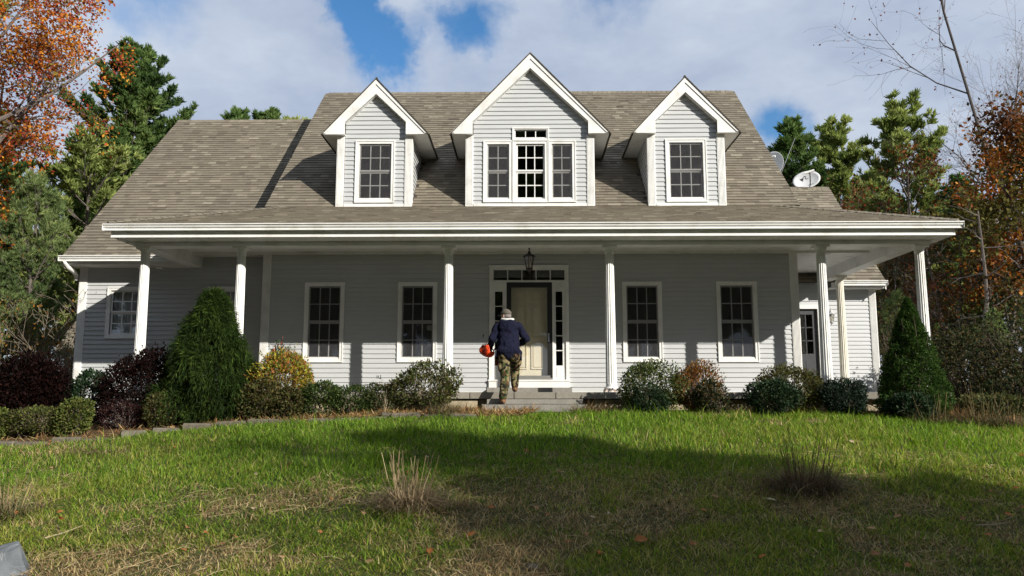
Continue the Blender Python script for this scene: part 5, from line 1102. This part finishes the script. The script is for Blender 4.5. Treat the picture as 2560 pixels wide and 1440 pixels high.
# fallen leaves lying on the lawn
def leaf_mesh(seed):
    rng = np.random.default_rng(seed); k = 7; t = np.linspace(0, 1, k); w = np.sin(np.pi*t**.8)*(.30+.10*np.cos(t*18))*.9+.01; curl = rng.uniform(.05, .3); v = []
    for tt, ww in zip(t, w): v += [(tt-.5, -ww, curl*ww+.10*math.sin(tt*3)), (tt-.5, 0, .10*math.sin(tt*3)), (tt-.5, ww, curl*ww*.7+.10*math.sin(tt*3))]
    I = np.arange(3*k).reshape(k, 3); me = mesh_from('fallen_leaf', v, [np.stack([I[:-1, :-1], I[1:, :-1], I[1:, 1:], I[:-1, 1:]], -1).reshape(-1, 4)]); me.materials.append(MATS['dead_leaf']); return me
lms = [leaf_mesh(i) for i in range(4)]; rng = np.random.default_rng(70)
LP = [(1603, 1365, .14), (1405, 1193, .09), (1478, 1293, .07), (1400, 1190, .08), (640, 1195, .08), (485, 1190, .07), (337, 1207, .08), (585, 1240, .1), (635, 1285, .1), (380, 1312, .1), (467, 1333, .1), (515, 1347, .09), (583, 1357, .1), (925, 1420, .1), (1930, 1265, .12), (1990, 1262, .08), (2130, 1255, .1), (2500, 1228, .1), (2330, 1262, .09), (2245, 1305, .09), (2190, 1402, .1), (1075, 1395, .1), (455, 1390, .09), (755, 1145, .07), (1240, 1135, .06), (900, 1225, .07), (1760, 1290, .08), (1370, 1300, .07), (2440, 1310, .08), (150, 1310, .08), (820, 1330, .09), (1180, 1350, .09), (2060, 1330, .08), (1500, 1400, .09), (700, 1410, .09)]
LP += [(float(rng.uniform(0, 2560)), float(rng.uniform(1110, 1438)), float(rng.uniform(.05, .10))) for _ in range(70)]
for i, (px, py, s) in enumerate(LP):
    p = ground_px(px, py); o = bpy.data.objects.new('fallen_leaf', lms[i % 4]); col.objects.link(o); o.location = (p[0], p[1], float(gz(p[0], p[1]))+.05); o.scale = (s, s, s); o.rotation_euler = (float(rng.normal(0, .3))+.25, float(rng.normal(0, .25)), float(rng.uniform(0, 6.28)))
    if i == 0: tag(o, 'large bright orange oak leaf lying in the shaded front grass', 'leaf'); o.data = lms[0]
    else: tag(o, 'small dead brown oak leaf lying on the lawn', 'leaf', 'fallen leaves scattered on the lawn')
# a few loose twigs
for i, ((ax_, ay_), (bx_, by_), lab) in enumerate([((110, 1362), (205, 1330), 'pale bent twig lying near the boulder'), ((2440, 1330), (2528, 1322), 'straight pale stick lying in the shaded grass at the right'), ((870, 1260), (1000, 1290), 'pale curved stalk lying left of the dead straw clump')]):
    p = ground_px(ax_, ay_); q = ground_px(bx_, by_); mid = (p+q)/2; m = MB(); m.tubes(np.array([p+[0, 0, .06], mid+[0, 0, .05 if i != 2 else .03], q+[0, 0, .06]]), np.array([.006, .006, .003]), 5, (.40, .33, .22)); tag(m.build('twig', 'dry_stalk', None, origin=tuple(mid)), lab, 'twig')

# ------------------------------------------------------------------ trees and woods
def tx(px, Y): return float(atY(px, 700, Y)[0])
def th(px, py, Y): p = atY(px, py, Y); return float(p[2]-gz(p[0], Y))
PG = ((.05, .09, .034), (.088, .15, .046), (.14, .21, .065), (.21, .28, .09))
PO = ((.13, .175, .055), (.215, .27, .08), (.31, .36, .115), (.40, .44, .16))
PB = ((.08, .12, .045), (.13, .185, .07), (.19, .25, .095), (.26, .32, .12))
ORG = [(.26, .075, .02), (.46, .15, .022), (.52, .19, .022), (.56, .27, .035), (.32, .06, .03), (.44, .13, .025), (.26, .06, .04), (.20, .14, .03)]
RDO = [(.06, .026, .012), (.11, .04, .014), (.17, .065, .02), (.09, .06, .022), (.045, .04, .018)]
def P_(name, px, py, Y, label, seed, **k): X_ = tx(px, Y); return pine(name, G(X_, Y), th(px, py, Y)*1.0, label, seed, **k)
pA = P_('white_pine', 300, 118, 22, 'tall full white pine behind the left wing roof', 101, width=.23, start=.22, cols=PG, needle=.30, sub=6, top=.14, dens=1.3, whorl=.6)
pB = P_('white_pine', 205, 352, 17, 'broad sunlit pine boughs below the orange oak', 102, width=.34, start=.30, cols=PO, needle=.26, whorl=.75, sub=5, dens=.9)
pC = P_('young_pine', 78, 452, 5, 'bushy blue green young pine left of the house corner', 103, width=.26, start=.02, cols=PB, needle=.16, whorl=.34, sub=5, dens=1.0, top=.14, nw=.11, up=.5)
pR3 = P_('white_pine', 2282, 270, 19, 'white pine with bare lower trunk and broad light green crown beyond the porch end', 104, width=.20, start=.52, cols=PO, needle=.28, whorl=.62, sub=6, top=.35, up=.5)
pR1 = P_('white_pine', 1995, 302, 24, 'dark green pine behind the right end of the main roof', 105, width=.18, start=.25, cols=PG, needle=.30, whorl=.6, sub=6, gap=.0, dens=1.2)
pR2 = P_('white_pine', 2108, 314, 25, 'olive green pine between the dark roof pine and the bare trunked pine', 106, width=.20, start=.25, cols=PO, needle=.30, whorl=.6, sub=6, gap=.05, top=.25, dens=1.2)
def cp(src, px, py, Y, rz, label, group=None):
    X_ = tx(px, Y); H0 = max((c.dimensions.z for c in src.children), default=10.0); return copy_tree(src, G(X_, Y), rz, th(px, py, Y)/HGT[src.name], label, group)
bpy.context.view_layer.update()
HGT = {}
for o_ in (pA, pB, pC, pR1, pR2, pR3):
    zmax = max(max(v[2] for v in c.bound_box) for c in o_.children); HGT[o_.name] = zmax
    f_ = 1.0
cp(pA, 225, 335, 27, 1.3, 'dark pine in the shade below the tall white pine', None)
cp(pR1, -40, 260, 21, 2.2, 'dark pine standing behind the orange oak', None)
cp(pR1, 575, 262, 30, .7, 'spiky pine top showing over the left wing ridge, furthest from the main roof')
cp(pA, 655, 270, 31, 2.6, 'rounded pine top showing over the middle of the left wing ridge')
cp(pR2, 735, 282, 32, 4.0, 'small pine top showing over the left wing ridge beside the main roof')
cp(pR1, 2415, 428, 13, 1.9, 'dark green pine in front of the rusty oak on the right')
cp(pA, 2350, 480, 24, 3.3, 'shaded pine filling the gap beyond the bare trunked pine')
cp(pR2, 2205, 420, 30, 5.1, 'thin far pine between the olive pine and the bare trunked pine')
cp(pC, 2235, 720, 9, 2.0, 'low blue green young pine behind the cone evergreen')
cp(pC, 2475, 765, 3, .4, 'bushy dark young pine at the lawn edge on the right')
cp(pC, 2590, 700, 4, 3.4, 'bushy young pine at the right edge of the woods')
cp(pC, -110, 560, 4, 3.0, 'bushy young pine further left along the bed')
# orange oak on the left, its trunk outside the picture
oak_keep = lambda p: (p[:, 0] < -13.9-.48*(p[:, 1]-9)+.3*np.sin(p[:, 2]*2)-.25*np.clip(8.5-p[:, 2], 0, 9)) & (p[:, 2] > 5.4)
oak = decid('oak_tree', G(-19.6, 9), 16.5, .28, 'oak with orange and red autumn leaves overhanging from the left', ORG, 46000, .135, 110, levels=3, nchild=(14, 8, 7), ratio=(.58, .5, .45), start=.24, spread=.2, bark=(.12, .095, .085), keep=oak_keep, grav=.01)
# right: rusty oak, leaning tree, bare trees
oakR = decid('oak_tree', G(tx(2600, 8), 8), th(2600, 290, 8)*.82, .2, 'rusty orange brown oak at the right edge of the woods', RDO+[(.32, .12, .03), (.38, .17, .04), (.26, .08, .03), (.12, .11, .03)], 15000, .15, 111, levels=3, nchild=(13, 8, 6), ratio=(.45, .5, .45), start=.18, spread=.2, bark=(.10, .085, .075))
decid('leaning_tree', G(tx(2740, 13), 13), 23.5, .095, 'leaning dark trunk with bare crooked top at the upper right', [(.20, .08, .05), (.14, .05, .04)], 500, .12, 112, d0=(-.20, .0, 1), levels=3, nchild=(9, 6, 5), ratio=(.30, .5, .5), start=.55, bark=(.06, .055, .055), curve=.22)
bare = decid('bare_tree', G(tx(2465, 21), 21), th(2465, 120, 21)*.86, .19, 'leafless grey tree with a fan of fine twigs beyond the rusty oak', [(.2, .08, .04)], 300, .12, 113, levels=4, nchild=(14, 8, 6, 4), ratio=(.50, .5, .5, .5), start=.4, bark=(.26, .235, .22), ang=(.5, .55, .6, .6))
HGT[bare.name] = max(max(v[2] for v in c.bound_box) for c in bare.children); HGT[oakR.name] = max(max(v[2] for v in c.bound_box) for c in oakR.children); HGT[oak.name] = max(max(v[2] for v in c.bound_box) for c in oak.children)
sap = decid('red_sapling', G(tx(2160, 13), 13), th(2160, 490, 13)*.85, .06, 'thin sapling with sparse red leaves behind the right wing roof', [(.22, .06, .03), (.16, .07, .03), (.10, .07, .03)], 1300, .11, 114, levels=3, nchild=(10, 5, 4), ratio=(.45, .5, .5), start=.25, bark=(.2, .17, .14), ang=(.45, .5, .6)); HGT[sap.name] = max(max(v[2] for v in c.bound_box) for c in sap.children)
cp(sap, 2100, 455, 16, 2.1, 'pale leafless looking sapling nearest the oval dish'); cp(sap, 2205, 540, 11, 4.0, 'short red leaved sapling next to the bare pine trunk'); cp(sap, 2330, 640, 9, 1.0, 'short sapling with rust leaves behind the end column')
# understory and the woods behind, tree by tree
dead = decid('dead_pine', G(tx(2402, 7), 7), th(2402, 520, 7), .10, 'dead grey pine trunk with broken side limbs at the wood edge', [(.1, .1, .1)], 0, .1, 115, levels=2, nchild=(16, 4), ratio=(.22, .4), start=.2, bark=(.24, .21, .19), ang=(1.2, .7)); HGT[dead.name] = max(max(v[2] for v in c.bound_box) for c in dead.children)
thin = decid('thin_tree', G(tx(2330, 12), 12), th(2330, 420, 12), .09, 'slim dark trunk with few brown leaves just past the end column', RDO, 1700, .13, 116, levels=3, nchild=(11, 6, 4), ratio=(.35, .5, .45), start=.3, bark=(.09, .08, .07)); HGT[thin.name] = max(max(v[2] for v in c.bound_box) for c in thin.children)
rw = np.random.default_rng(120)
def woods(n, pxr, Yr, topr, kinds, label, group):
    for i in range(n):
        Y_ = float(rw.uniform(*Yr)); px = float(pxr[0]+(pxr[1]-pxr[0])*(i+rw.random())/n); src = kinds[int(rw.integers(len(kinds)))]
        cp(src, px, float(rw.uniform(*topr)), Y_, float(rw.uniform(0, 6.28)), label[src.name.split('.')[0]], group)
WL = {'dead_pine': 'dead grey trunk standing in the woods right of the house', 'thin_tree': 'slim brown leaved tree in the woods right of the house', 'white_pine': 'shaded pine in the woods right of the house', 'oak_tree': 'rusty oak in the woods right of the house', 'red_sapling': 'reddish sapling in the woods right of the house', 'bare_tree': 'bare grey tree in the woods right of the house'}
woods(16, (2190, 2760), (8, 20), (470, 640), [dead, thin, thin, pR2, pR1], WL, 'trees in the woods right of the house')
woods(16, (2150, 2900), (24, 46), (470, 600), [pA, pR1, pR2, thin], WL, 'trees in the woods right of the house')
WLL = {k: v.replace('right', 'left') for k, v in WL.items()}
woods(9, (-500, 240), (16, 40), (470, 640), [pA, pR1, thin, oakR], WLL, 'trees in the woods left of the house')
# brushy thickets
def thicket(px, py, Y_, rx, cols, label, seed, n=2600, leaf=.07, **k):
    X_ = tx(px, Y_); b = G(X_, Y_); return bush('thicket', b, rx, rx*.9, th(px, py, Y_), cols, n, leaf, label, 'bush', None, seed, fuzz=.35, hollow=.1, spikes=60, twigs=90, **k)
DK = [(.012, .024, .010), (.022, .036, .014), (.045, .05, .02), (.07, .055, .025)]
BR = [(.03, .026, .013), (.055, .04, .018), (.075, .07, .022), (.024, .034, .014), (.10, .08, .03), (.016, .026, .01)]
thicket(2405, 830, .5, 1.0, BR, 'brown and yellow leaved thicket beside the cone evergreen', 130, 3800)
thicket(2515, 800, 0.2, 1.3, DK, 'dark leafy thicket at the lawn edge on the right', 131, 5000)
thicket(2330, 860, 2.5, .9, DK, 'dark thicket behind the end column', 132)
thicket(2460, 985, -2.6, .55, [(.05, .07, .025), (.09, .10, .035), (.12, .10, .04)], 'low green bramble at the right lawn edge', 133, 3200, .055)
thicket(2545, 940, -2.2, .8, DK, 'dark bramble mound at the far right lawn edge', 134, 2800)
thicket(2650, 860, -1.2, 1.5, BR, 'tall brown bramble outside the right lawn edge', 135, 3200)
thicket(2240, 800, 6.0, 1.0, BR, 'brown thicket behind the right wing corner', 136)
thicket(40, 790, 2.6, 1.5, [(.16, .12, .07), (.11, .10, .04), (.24, .13, .03), (.10, .12, .04)], 'tangle of pale bare twigs and yellow leaves left of the house', 137, 2600, .07, twigcol=(.30, .24, .17))
thicket(-120, 720, 3.0, 1.7, [(.16, .12, .07), (.24, .13, .03), (.10, .12, .04)], 'tall twiggy tangle further left of the house', 138, 2600, .07, twigcol=(.28, .22, .16))
thicket(140, 860, 4.6, .9, [(.10, .10, .04), (.06, .08, .03)], 'small twiggy bush near the garage gable', 139, 1600, .06, twigcol=(.28, .22, .16))
for i, (px, py, Y_, d0, L_) in enumerate([(-60, 800, 1.4, (.75, 0, .55), 3.0), (-30, 760, 1.8, (.85, .1, .42), 3.2), (20, 860, 1.2, (.55, 0, .75), 2.4), (-80, 700, 2.2, (.9, 0, .35), 3.4)]):
    X_ = tx(px, Y_); decid('arching_branch', G(X_, Y_), L_*1.25, .03, ['pale bare shrub arching right from the left woods, lowest stem', 'pale bare shrub arching right above the burgundy maple', 'pale bare shrub standing behind the burgundy maple', 'longest pale bare shrub arching right from the left woods'][i], [(.3, .14, .03)], 60, .08, 140+i, d0=d0, levels=3, nchild=(9, 5, 4), ratio=(.5, .5, .45), start=.15, bark=(.34, .28, .2), cat='bare shrub', ang=(.5, .55, .6), grav=-.03)

# trees behind and beside the photographer: some shade the lawn, the unseen ring is added to cut sky light
def back(src, x, y, H, rz, label, group): copy_tree(src, G(x, y), rz, H/HGT[src.name], label, group)
for (tipx, tipy, H, src, rz) in ((-1.7, -5.8, 13.0, pA, .4), (.4, -6.1, 13, pR2, 1.0), (1.3, -7.1, 12.5, pR2, 1.9), (1.0, -8.0, 12.0, pA, 3.0), (2.5, -9.3, 13.0, pA, 4.4), (.4, -8.6, 12, pR2, 2.7), (2.0, -9.9, 13, pA, 5.1), (4.0, -11.4, 11, pA, 2.2), (1.0, -10.2, 12, pR1, 4.1), (-4.5, -5.4, 13, thin, 2.0), (-2.8, -5.6, 13, bare, 4.0)):
    k = (H-1.9)/.715; back(src, tipx+1.14*k, tipy-k, H, rz, 'pine at the edge of the drive whose shadow falls across the lawn', 'pines shading the lawn')
rb = np.random.default_rng(150); nb_ = 0
for i in range(150):
    a = 2*math.pi*i/75+float(rb.uniform(-.03, .03)); d = float(rb.uniform(23, 28)) if i < 75 else float(rb.uniform(32, 40)); x, y = d*math.cos(a), d*math.sin(a)-5
    al = x*.752-y*.66; pe = abs(x*.66+y*.752)
    if y > -17 and abs(math.atan2(x+.1, y+17.1)) < R(42): continue            # the view itself is built tree by tree above
    if (x*x+(y+17.1)**2)**.5 < 9: continue
    H = float(rb.uniform(20, 27))  # ring trees grown tall to block low sky and deepen the shade
    if al > 0 and pe < 15: 
        if al < 30: continue
        H = .42*al-4.5
    for (ux, uy) in ((15, 8), (17, 20), (9, 24), (13, 3), (21, 12)):               # leave the sun its way into the woods on the right
        a2 = (x-ux)*.752-(y-uy)*.66
        if a2 > 0 and abs((x-ux)*.66+(y-uy)*.752) < 9: H = min(H, .4717*a2+2.5)
    if H < 5: continue
    back([pA, pR1, pB, pR2][i % 4], x, y, H, float(rb.uniform(0, 6.28)), 'unseen tall pine added round the clearing to cut sky light', 'added trees round the clearing')
for (x, y, H, src) in ((28, -9, 10, pA), (31, -6.5, 11, pR1), (30, -12, 11, pR1)): back(src, x, y, H, x*1.7, 'tall pine beside the right side of the clearing', 'pines right of the clearing')
# far garage seen past the left wing corner
ga = thing('garage', (-19.5, 17, -1.0), 'small white garage with grey shingle roof far behind the left wing', 'garage')
gx0 = tx(146, 14); ez = float(atY(150, 882, 14)[2]); m = MB()
m.box(gx0+.25, gx0+6, 14.4, 20, -1.6, ez-.05); m.build('wall', 'white_trim', ga)
m = MB(); m.add([(gx0, 14, ez), (gx0+6.3, 14, ez), (gx0+6.3, 17.2, ez+3.2), (gx0, 17.2, ez+3.2), (gx0, 14, ez-.08), (gx0+6.3, 14, ez-.08), (gx0+6.3, 17.2, ez+3.1), (gx0, 17.2, ez+3.1), (gx0, 20.4, ez), (gx0+6.3, 20.4, ez)], [[(0, 1, 2, 3), (4, 7, 6, 5), (0, 4, 5, 1), (0, 3, 7, 4), (1, 5, 6, 2), (3, 2, 9, 8)]])
gr_ = m.build('roof', 'shingles', ga)
for k in range(14):
    m = MB(); s = .2*k; m.hexa([(gx0, 14+s-.004, ez+s+.004), (gx0+6.3, 14+s-.004, ez+s+.004), (gx0+6.3, 14.21+s, ez+s+.21), (gx0, 14.21+s, ez+s+.21), (gx0, 14+s-.02, ez+s+.03), (gx0+6.3, 14+s-.02, ez+s+.03), (gx0+6.3, 14.2+s, ez+s+.225), (gx0, 14.2+s, ez+s+.225)], np.array([.35+.3*((k*7) % 5)/5]*3)); m.build('shingle_course', 'shingles', gr_)
m = MB(); m.box(gx0-.02, gx0+6.3, 13.9, 13.98, ez-.22, ez-.02); m.build('gutter', 'white_trim', ga)
m = MB(); m.box(gx0+.5, gx0+1.3, 14.33, 14.39, ez-1.3, ez-.3); gw = m.build('window', 'white_trim', ga); m = MB(); m.box(gx0+.58, gx0+1.22, 14.31, 14.325, ez-1.2, ez-.4); m.build('pane', 'storm_black', gw)

# ------------------------------------------------------------------ the man on the steps
def capsule(m, p0, p1, r0, r1, sq=None, seg=14):
    """closed tapered capsule; sq scales the cross-section (side, depth)"""
    p0 = np.array(p0, float); p1 = np.array(p1, float); d = unit(p1-p0); ref = np.array([0, 1., 0]) if abs(d[1]) < .8 else np.array([1., 0, 0]); u = unit(np.cross(d, ref)); w = np.cross(d, u); s0, s1 = sq or (1, 1); rings = []
    for t in np.linspace(-np.pi/2, 0, 5): rings.append((p0+d*r0*math.sin(t), r0*math.cos(t)+1e-4))
    for t in np.linspace(0, np.pi/2, 5): rings.append((p1+d*r1*math.sin(t), r1*math.cos(t)+1e-4))
    a = np.arange(seg)*2*np.pi/seg; v = np.concatenate([c+r*(np.cos(a)[:, None]*u*s0+np.sin(a)[:, None]*w*s1) for c, r in rings]); k = len(rings); I = np.arange(k*seg).reshape(k, seg); J = np.roll(I, -1, 1)
    m.add(v, [np.stack([I[:-1], J[:-1], J[1:], I[1:]], -1).reshape(-1, 4), I[0, ::-1][None], I[-1][None]])
def ell(m, c, r, rot=0.0, k=12, n=20):
    th_ = np.linspace(.001, np.pi-.001, k); ph = np.arange(n)*2*np.pi/n; v = np.stack([np.outer(np.sin(th_), np.cos(ph)), np.outer(np.sin(th_), np.sin(ph)), np.outer(np.cos(th_), np.ones(n))], -1).reshape(-1, 3)*np.array(r)
    cr, sr = math.cos(rot), math.sin(rot); v = np.stack([v[:, 0]*cr-v[:, 1]*sr, v[:, 0]*sr+v[:, 1]*cr, v[:, 2]], 1)+np.array(c); I = np.arange(k*n).reshape(k, n); J = np.roll(I, -1, 1); m.add(v, [np.stack([I[:-1], I[1:], J[1:], J[:-1]], -1).reshape(-1, 4), I[0][None], I[-1, ::-1][None]])
def fuse(m, name, mat, parent, voxel, smooth=3, origin=None, wrinkle=0.0):
    o = m.build(name, mat, parent, True, origin=origin); r = o.modifiers.new('r', 'REMESH'); r.mode = 'VOXEL'; r.voxel_size = voxel; r.use_smooth_shade = True; s_ = o.modifiers.new('s', 'SMOOTH'); s_.iterations = smooth; s_.factor = .5
    if wrinkle:
        tx_ = bpy.data.textures.new(name+'_folds', 'CLOUDS'); tx_.noise_scale = .11; dm = o.modifiers.new('d', 'DISPLACE'); dm.texture = tx_; dm.strength = wrinkle; dm.mid_level = .5
    dg = bpy.context.evaluated_depsgraph_get(); me = bpy.data.meshes.new_from_object(o.evaluated_get(dg)); o.modifiers.clear(); old = o.data; o.data = me; bpy.data.meshes.remove(old)
    if not me.materials: me.materials.append(MATS[mat])
    return o
bpy.context.view_layer.update()
HIP = np.array([-.385, -2.36, .70]); CH = np.array([-.41, -2.27, 1.14]); NK = np.array([-.415, -2.22, 1.30]); HD = np.array([-.445, -2.15, 1.415])
FL = np.array([-.49, -2.62, -.222]); FR = np.array([-.285, -2.02, 0.0])         # rear foot on the lower step, front foot on the slab
KL = np.array([-.455, -2.40, .27]); KR = np.array([-.275, -2.00, .44])
SLs, SRs = np.array([-.60, -2.27, 1.205]), np.array([-.215, -2.25, 1.205]); ELs, ERs = np.array([-.70, -2.33, .985]), np.array([-.065, -2.27, .975]); HLs, HRs = np.array([-.735, -2.17, .83]), np.array([-.20, -2.05, .90])
face = unit(np.array([-.80, .58, -.08])); fs = unit(np.cross(face, (0, 0, 1)))
m = MB()
ell(m, HD+[0, 0, .015], (.077, .098, .115), math.atan2(face[1], face[0])-math.pi/2); capsule(m, HD+face*.03-[0, 0, .07], HD+face*.055-[0, 0, .085], .052, .042); capsule(m, HD+face*.094+[0, 0, .0], HD+face*.112-[0, 0, .028], .010, .014, seg=8)
for s in (-1, 1):
    ell(m, HD+fs*s*.078+[0, 0, -.005], (.014, .022, .034)); ell(m, HD+face*.090+fs*s*.032+[0, 0, .022], (.010, .010, .007))
capsule(m, HD+face*.096+fs*.022-[0, 0, .060], HD+face*.096-fs*.022-[0, 0, .060], .008, .008, seg=8)
capsule(m, NK-[0, 0, .03], HD-[0, 0, .05], .058, .054); capsule(m, CH, NK, .13, .07, (1.1, .8)); capsule(m, HIP+[0, 0, .05], CH, .14, .155, (1.1, .75)); capsule(m, SLs, SRs, .06, .06)
for S_, E_, H_ in ((SLs, ELs, HLs), (SRs, ERs, HRs)):
    capsule(m, S_, E_, .052, .043); capsule(m, E_, H_, .042, .028)
for s, Kn, Ft in ((-1, KL, FL), (1, KR, FR)):
    h0 = HIP+np.array([s*.085, 0, 0]); capsule(m, h0, Kn, .085, .058); capsule(m, Kn, Ft+[0, -.02, .08], .056, .036); capsule(m, Ft+[0, -.03, .04], Ft+[0, .12, .03], .035, .03)
# hands: palm, four fingers of different length bent at the knuckles, thumb from the side of the palm
for H_, E_, out in ((HLs, ELs, np.array([-.2, .2, -.9])), (HRs, ERs, np.array([-.9, .3, .05]))):
    d = unit(H_-E_); side = unit(np.cross(d, (0, 0, 1.))); nrm = np.cross(side, d); pc = H_+d*.05; capsule(m, H_+d*.01, H_+d*.075, .026, .030, (1.35, .7))
    for f_, (L_, o_) in enumerate(((.068, .030), (.078, .011), (.073, -.009), (.058, -.028))):
        k0 = H_+d*.085+side*o_; k1 = k0+unit(d*.75-nrm*.65)*L_*.5; k2 = k1+unit(d*.05-nrm)*L_*.4; k3 = k2+unit(-d*.7-nrm*.6)*L_*.28; capsule(m, k0, k1, .0098, .0092, seg=8); capsule(m, k1, k2, .0092, .0085, seg=8); capsule(m, k2, k3, .0085, .0075, seg=8)
    t0 = H_+d*.03+side*.034; t1 = t0+unit(d*.6+side*.55-nrm*.4)*.045; t2 = t1+unit(d*.6-nrm*.8)*.032; capsule(m, t0, t1, .0125, .0105, seg=8); capsule(m, t1, t2, .0105, .009, seg=8)
man = fuse(m, 'person', 'skin', None, .0065, 2, origin=(HIP[0], HIP[1], -.222)); tag(man, 'man in navy hooded jacket and camouflage trousers climbing the porch steps', 'person')
# trousers
m = MB()
for s, Kn, Ft in ((-1, KL, FL), (1, KR, FR)):
    h0 = HIP+np.array([s*.088, 0, -.01]); capsule(m, h0, Kn*.5+h0*.5, .118, .100, (1, 1.05)); capsule(m, Kn*.5+h0*.5, Kn, .100, .088); capsule(m, Kn, Kn*.45+Ft*.55+[0, -.01, .06], .088, .080); capsule(m, Kn*.45+Ft*.55+[0, -.01, .06], Ft+[0, -.02, .135], .080, .074); ell(m, h0*.45+Kn*.55+[s*.085, -.01, 0], (.045, .075, .09))
ell(m, HIP+[0, .0, .04], (.185, .145, .16)); ell(m, HIP+[-.08, -.06, -.03], (.10, .10, .11)); ell(m, HIP+[.08, -.06, -.03], (.10, .10, .11))
fuse(m, 'trousers', 'camouflage', man, .010, 3, wrinkle=.022)
for Ft in (FL, FR):
    m = MB(); capsule(m, Ft+[0, -.02, .15], Ft+[0, -.02, .065], .058, .055); capsule(m, Ft+[0, -.035, .055], Ft+[0, .13, .045], .050, .046, (1.0, .95)); ell(m, Ft+[0, .15, .042], (.048, .05, .038)); bt = fuse(m, 'boot', 'boot_leather', man, .008, 2)
    m = MB(); capsule(m, Ft+[0, -.06, .016], Ft+[0, .16, .016], .046, .048, (1.0, .34)); m.v = [np.maximum(v, [-9e9, -9e9, Ft[2]+.001]) for v in m.v]; m.build('sole', 'boot_sole', bt, True)
# jacket
m = MB(); hem = HIP+np.array([-.01, .0, .02])
capsule(m, CH+[0, 0, .03], CH*.5+hem*.5, .172, .188, (1.10, .70)); capsule(m, CH*.5+hem*.5, hem+[0, -.02, .03], .188, .192, (1.08, .88)); capsule(m, hem+[-.11, -.06, .03], hem+[.11, -.06, .03], .115, .115); capsule(m, SLs+[.03, 0, .0], SRs-[.03, 0, 0], .09, .09, (1, 1)); ell(m, CH+[0, -.05, .05], (.19, .11, .16))
capsule(m, NK+[0, .0, -.02], NK+[0, .01, -.05], .105, .14, (1.15, .9))
for S_, E_, H_ in ((SLs, ELs, HLs), (SRs, ERs, HRs)):
    capsule(m, S_, S_*.4+E_*.6, .082, .072); capsule(m, S_*.4+E_*.6, E_, .072, .067); capsule(m, E_, E_*.25+H_*.75, .068, .058); capsule(m, E_*.25+H_*.75, H_, .062, .050)
capsule(m, hem+[.20, .06, .0], hem+[.235, .05, -.13], .05, .018, (1, 1.6)); capsule(m, hem+[-.17, .04, .02], hem+[-.20, .05, -.05], .05, .03, (1, 1.6))
jk = fuse(m, 'jacket', 'navy_fleece', man, .011, 4, wrinkle=.045)
# hood lying on the back with pale lining folded open at the neck
m = MB(); a = np.linspace(0, 2*np.pi, 25)[:-1]; P = np.array([(NK[0]+.125*math.sin(q), NK[1]-.055-.075*math.cos(q), NK[2]-.005-.035*math.cos(q)) for q in a])
for i in range(24): capsule(m, P[i], P[(i+1) % 24], .036, .036, seg=10)
fuse(m, 'hood', 'navy_fleece', jk, .010, 3)
m = MB(); ell(m, NK+[0, -.065, .030], (.112, .085, .036)); capsule(m, NK+[-.095, -.03, .04], NK+[.095, -.03, .04], .032, .032); fuse(m, 'hood_lining', 'hood_lining', jk, .008, 2)
# cap and hair
m = MB(); rz_ = math.atan2(face[1], face[0])-math.pi/2; ell(m, HD+[0, 0, .045], (.091, .110, .090), rz_); m.v = [np.maximum(v, [-9e9, -9e9, HD[2]+.028]) for v in m.v]; cap_ = m.build('cap', 'cap_grey', man, True)
m = MB(); pts = []
for q in np.linspace(-1.0, 1.0, 9): r_ = .10; pts.append(HD+face*(.075+.105*math.cos(q*1.15))+fs*.080*math.sin(q*1.4)+np.array([0, 0, .034-.012*math.cos(q)]))
v = np.array(pts); m.prism([tuple(p) for p in v], (0, 0, .008)); m.build('brim', 'cap_grey', cap_)
m = MB(); m.lathe([(.012, 0), (.010, .008), (.002, .011)], tuple(HD+[0, 0, .134]), 10); m.build('button', 'cap_grey', cap_)
m = MB(); ell(m, HD+[0, 0, .0]-face*.012, (.082, .094, .075), rz_); fuse(m, 'hair', 'grey_hair', man, .008, 1)
# orange bag
bc = HLs+np.array([-.055, -.03, -.06]); m = MB(); rngb = np.random.default_rng(9); k, n = 11, 26; v = []
for side in (0, 1):
    for i in range(k):
        t = i/(k-1); ph = t*1.95
        for j in range(n):
            a = 2*np.pi*j/n; r = (.135-.008*side)*math.sin(min(ph, 1.75)+.02)*(1+.13*math.sin(2*a+t*4)+.11*math.sin(5*a+2+t*3)*(.3+t)+.05*math.sin(9*a)*t); v.append((r*math.cos(a), r*math.sin(a)*.85, -.125*math.cos(ph)*(1-.06*side)+.045*math.sin(3*a+1)*t*t+.02*math.sin(7*a)*t*t+(.008*side if t < .5 else 0)))
v = np.array(v); ca, sa = math.cos(.45), math.sin(.45); v = np.stack([v[:, 0]*ca+v[:, 2]*sa, v[:, 1], -v[:, 0]*sa+v[:, 2]*ca], 1)+bc; I = np.arange(2*k*n).reshape(2, k, n); J = np.roll(I, -1, 2)
m.add(v, [np.stack([I[0, :-1], J[0, :-1], J[0, 1:], I[0, 1:]], -1).reshape(-1, 4), np.stack([I[1, 1:], J[1, 1:], J[1, :-1], I[1, :-1]], -1).reshape(-1, 4), np.stack([I[0, -1], J[0, -1], J[1, -1], I[1, -1]], -1)])
bag = thing('orange_bag', tuple(bc-np.array([0, 0, .13])), 'blaze orange bag with dark blotches held in the man\'s left hand', 'bag'); m.build('pouch', 'blaze_orange', bag, True)
m = MB(); pp = np.array([bc+[-.07, 0, .10], bc+[-.02, .01, .15], HLs+unit(HLs-ELs)*.09+[0, 0, -.015], bc+[.10, .01, .09]]); m.tubes(pp, np.full(4, .007), 6); m.build('handle', 'blaze_orange', bag)
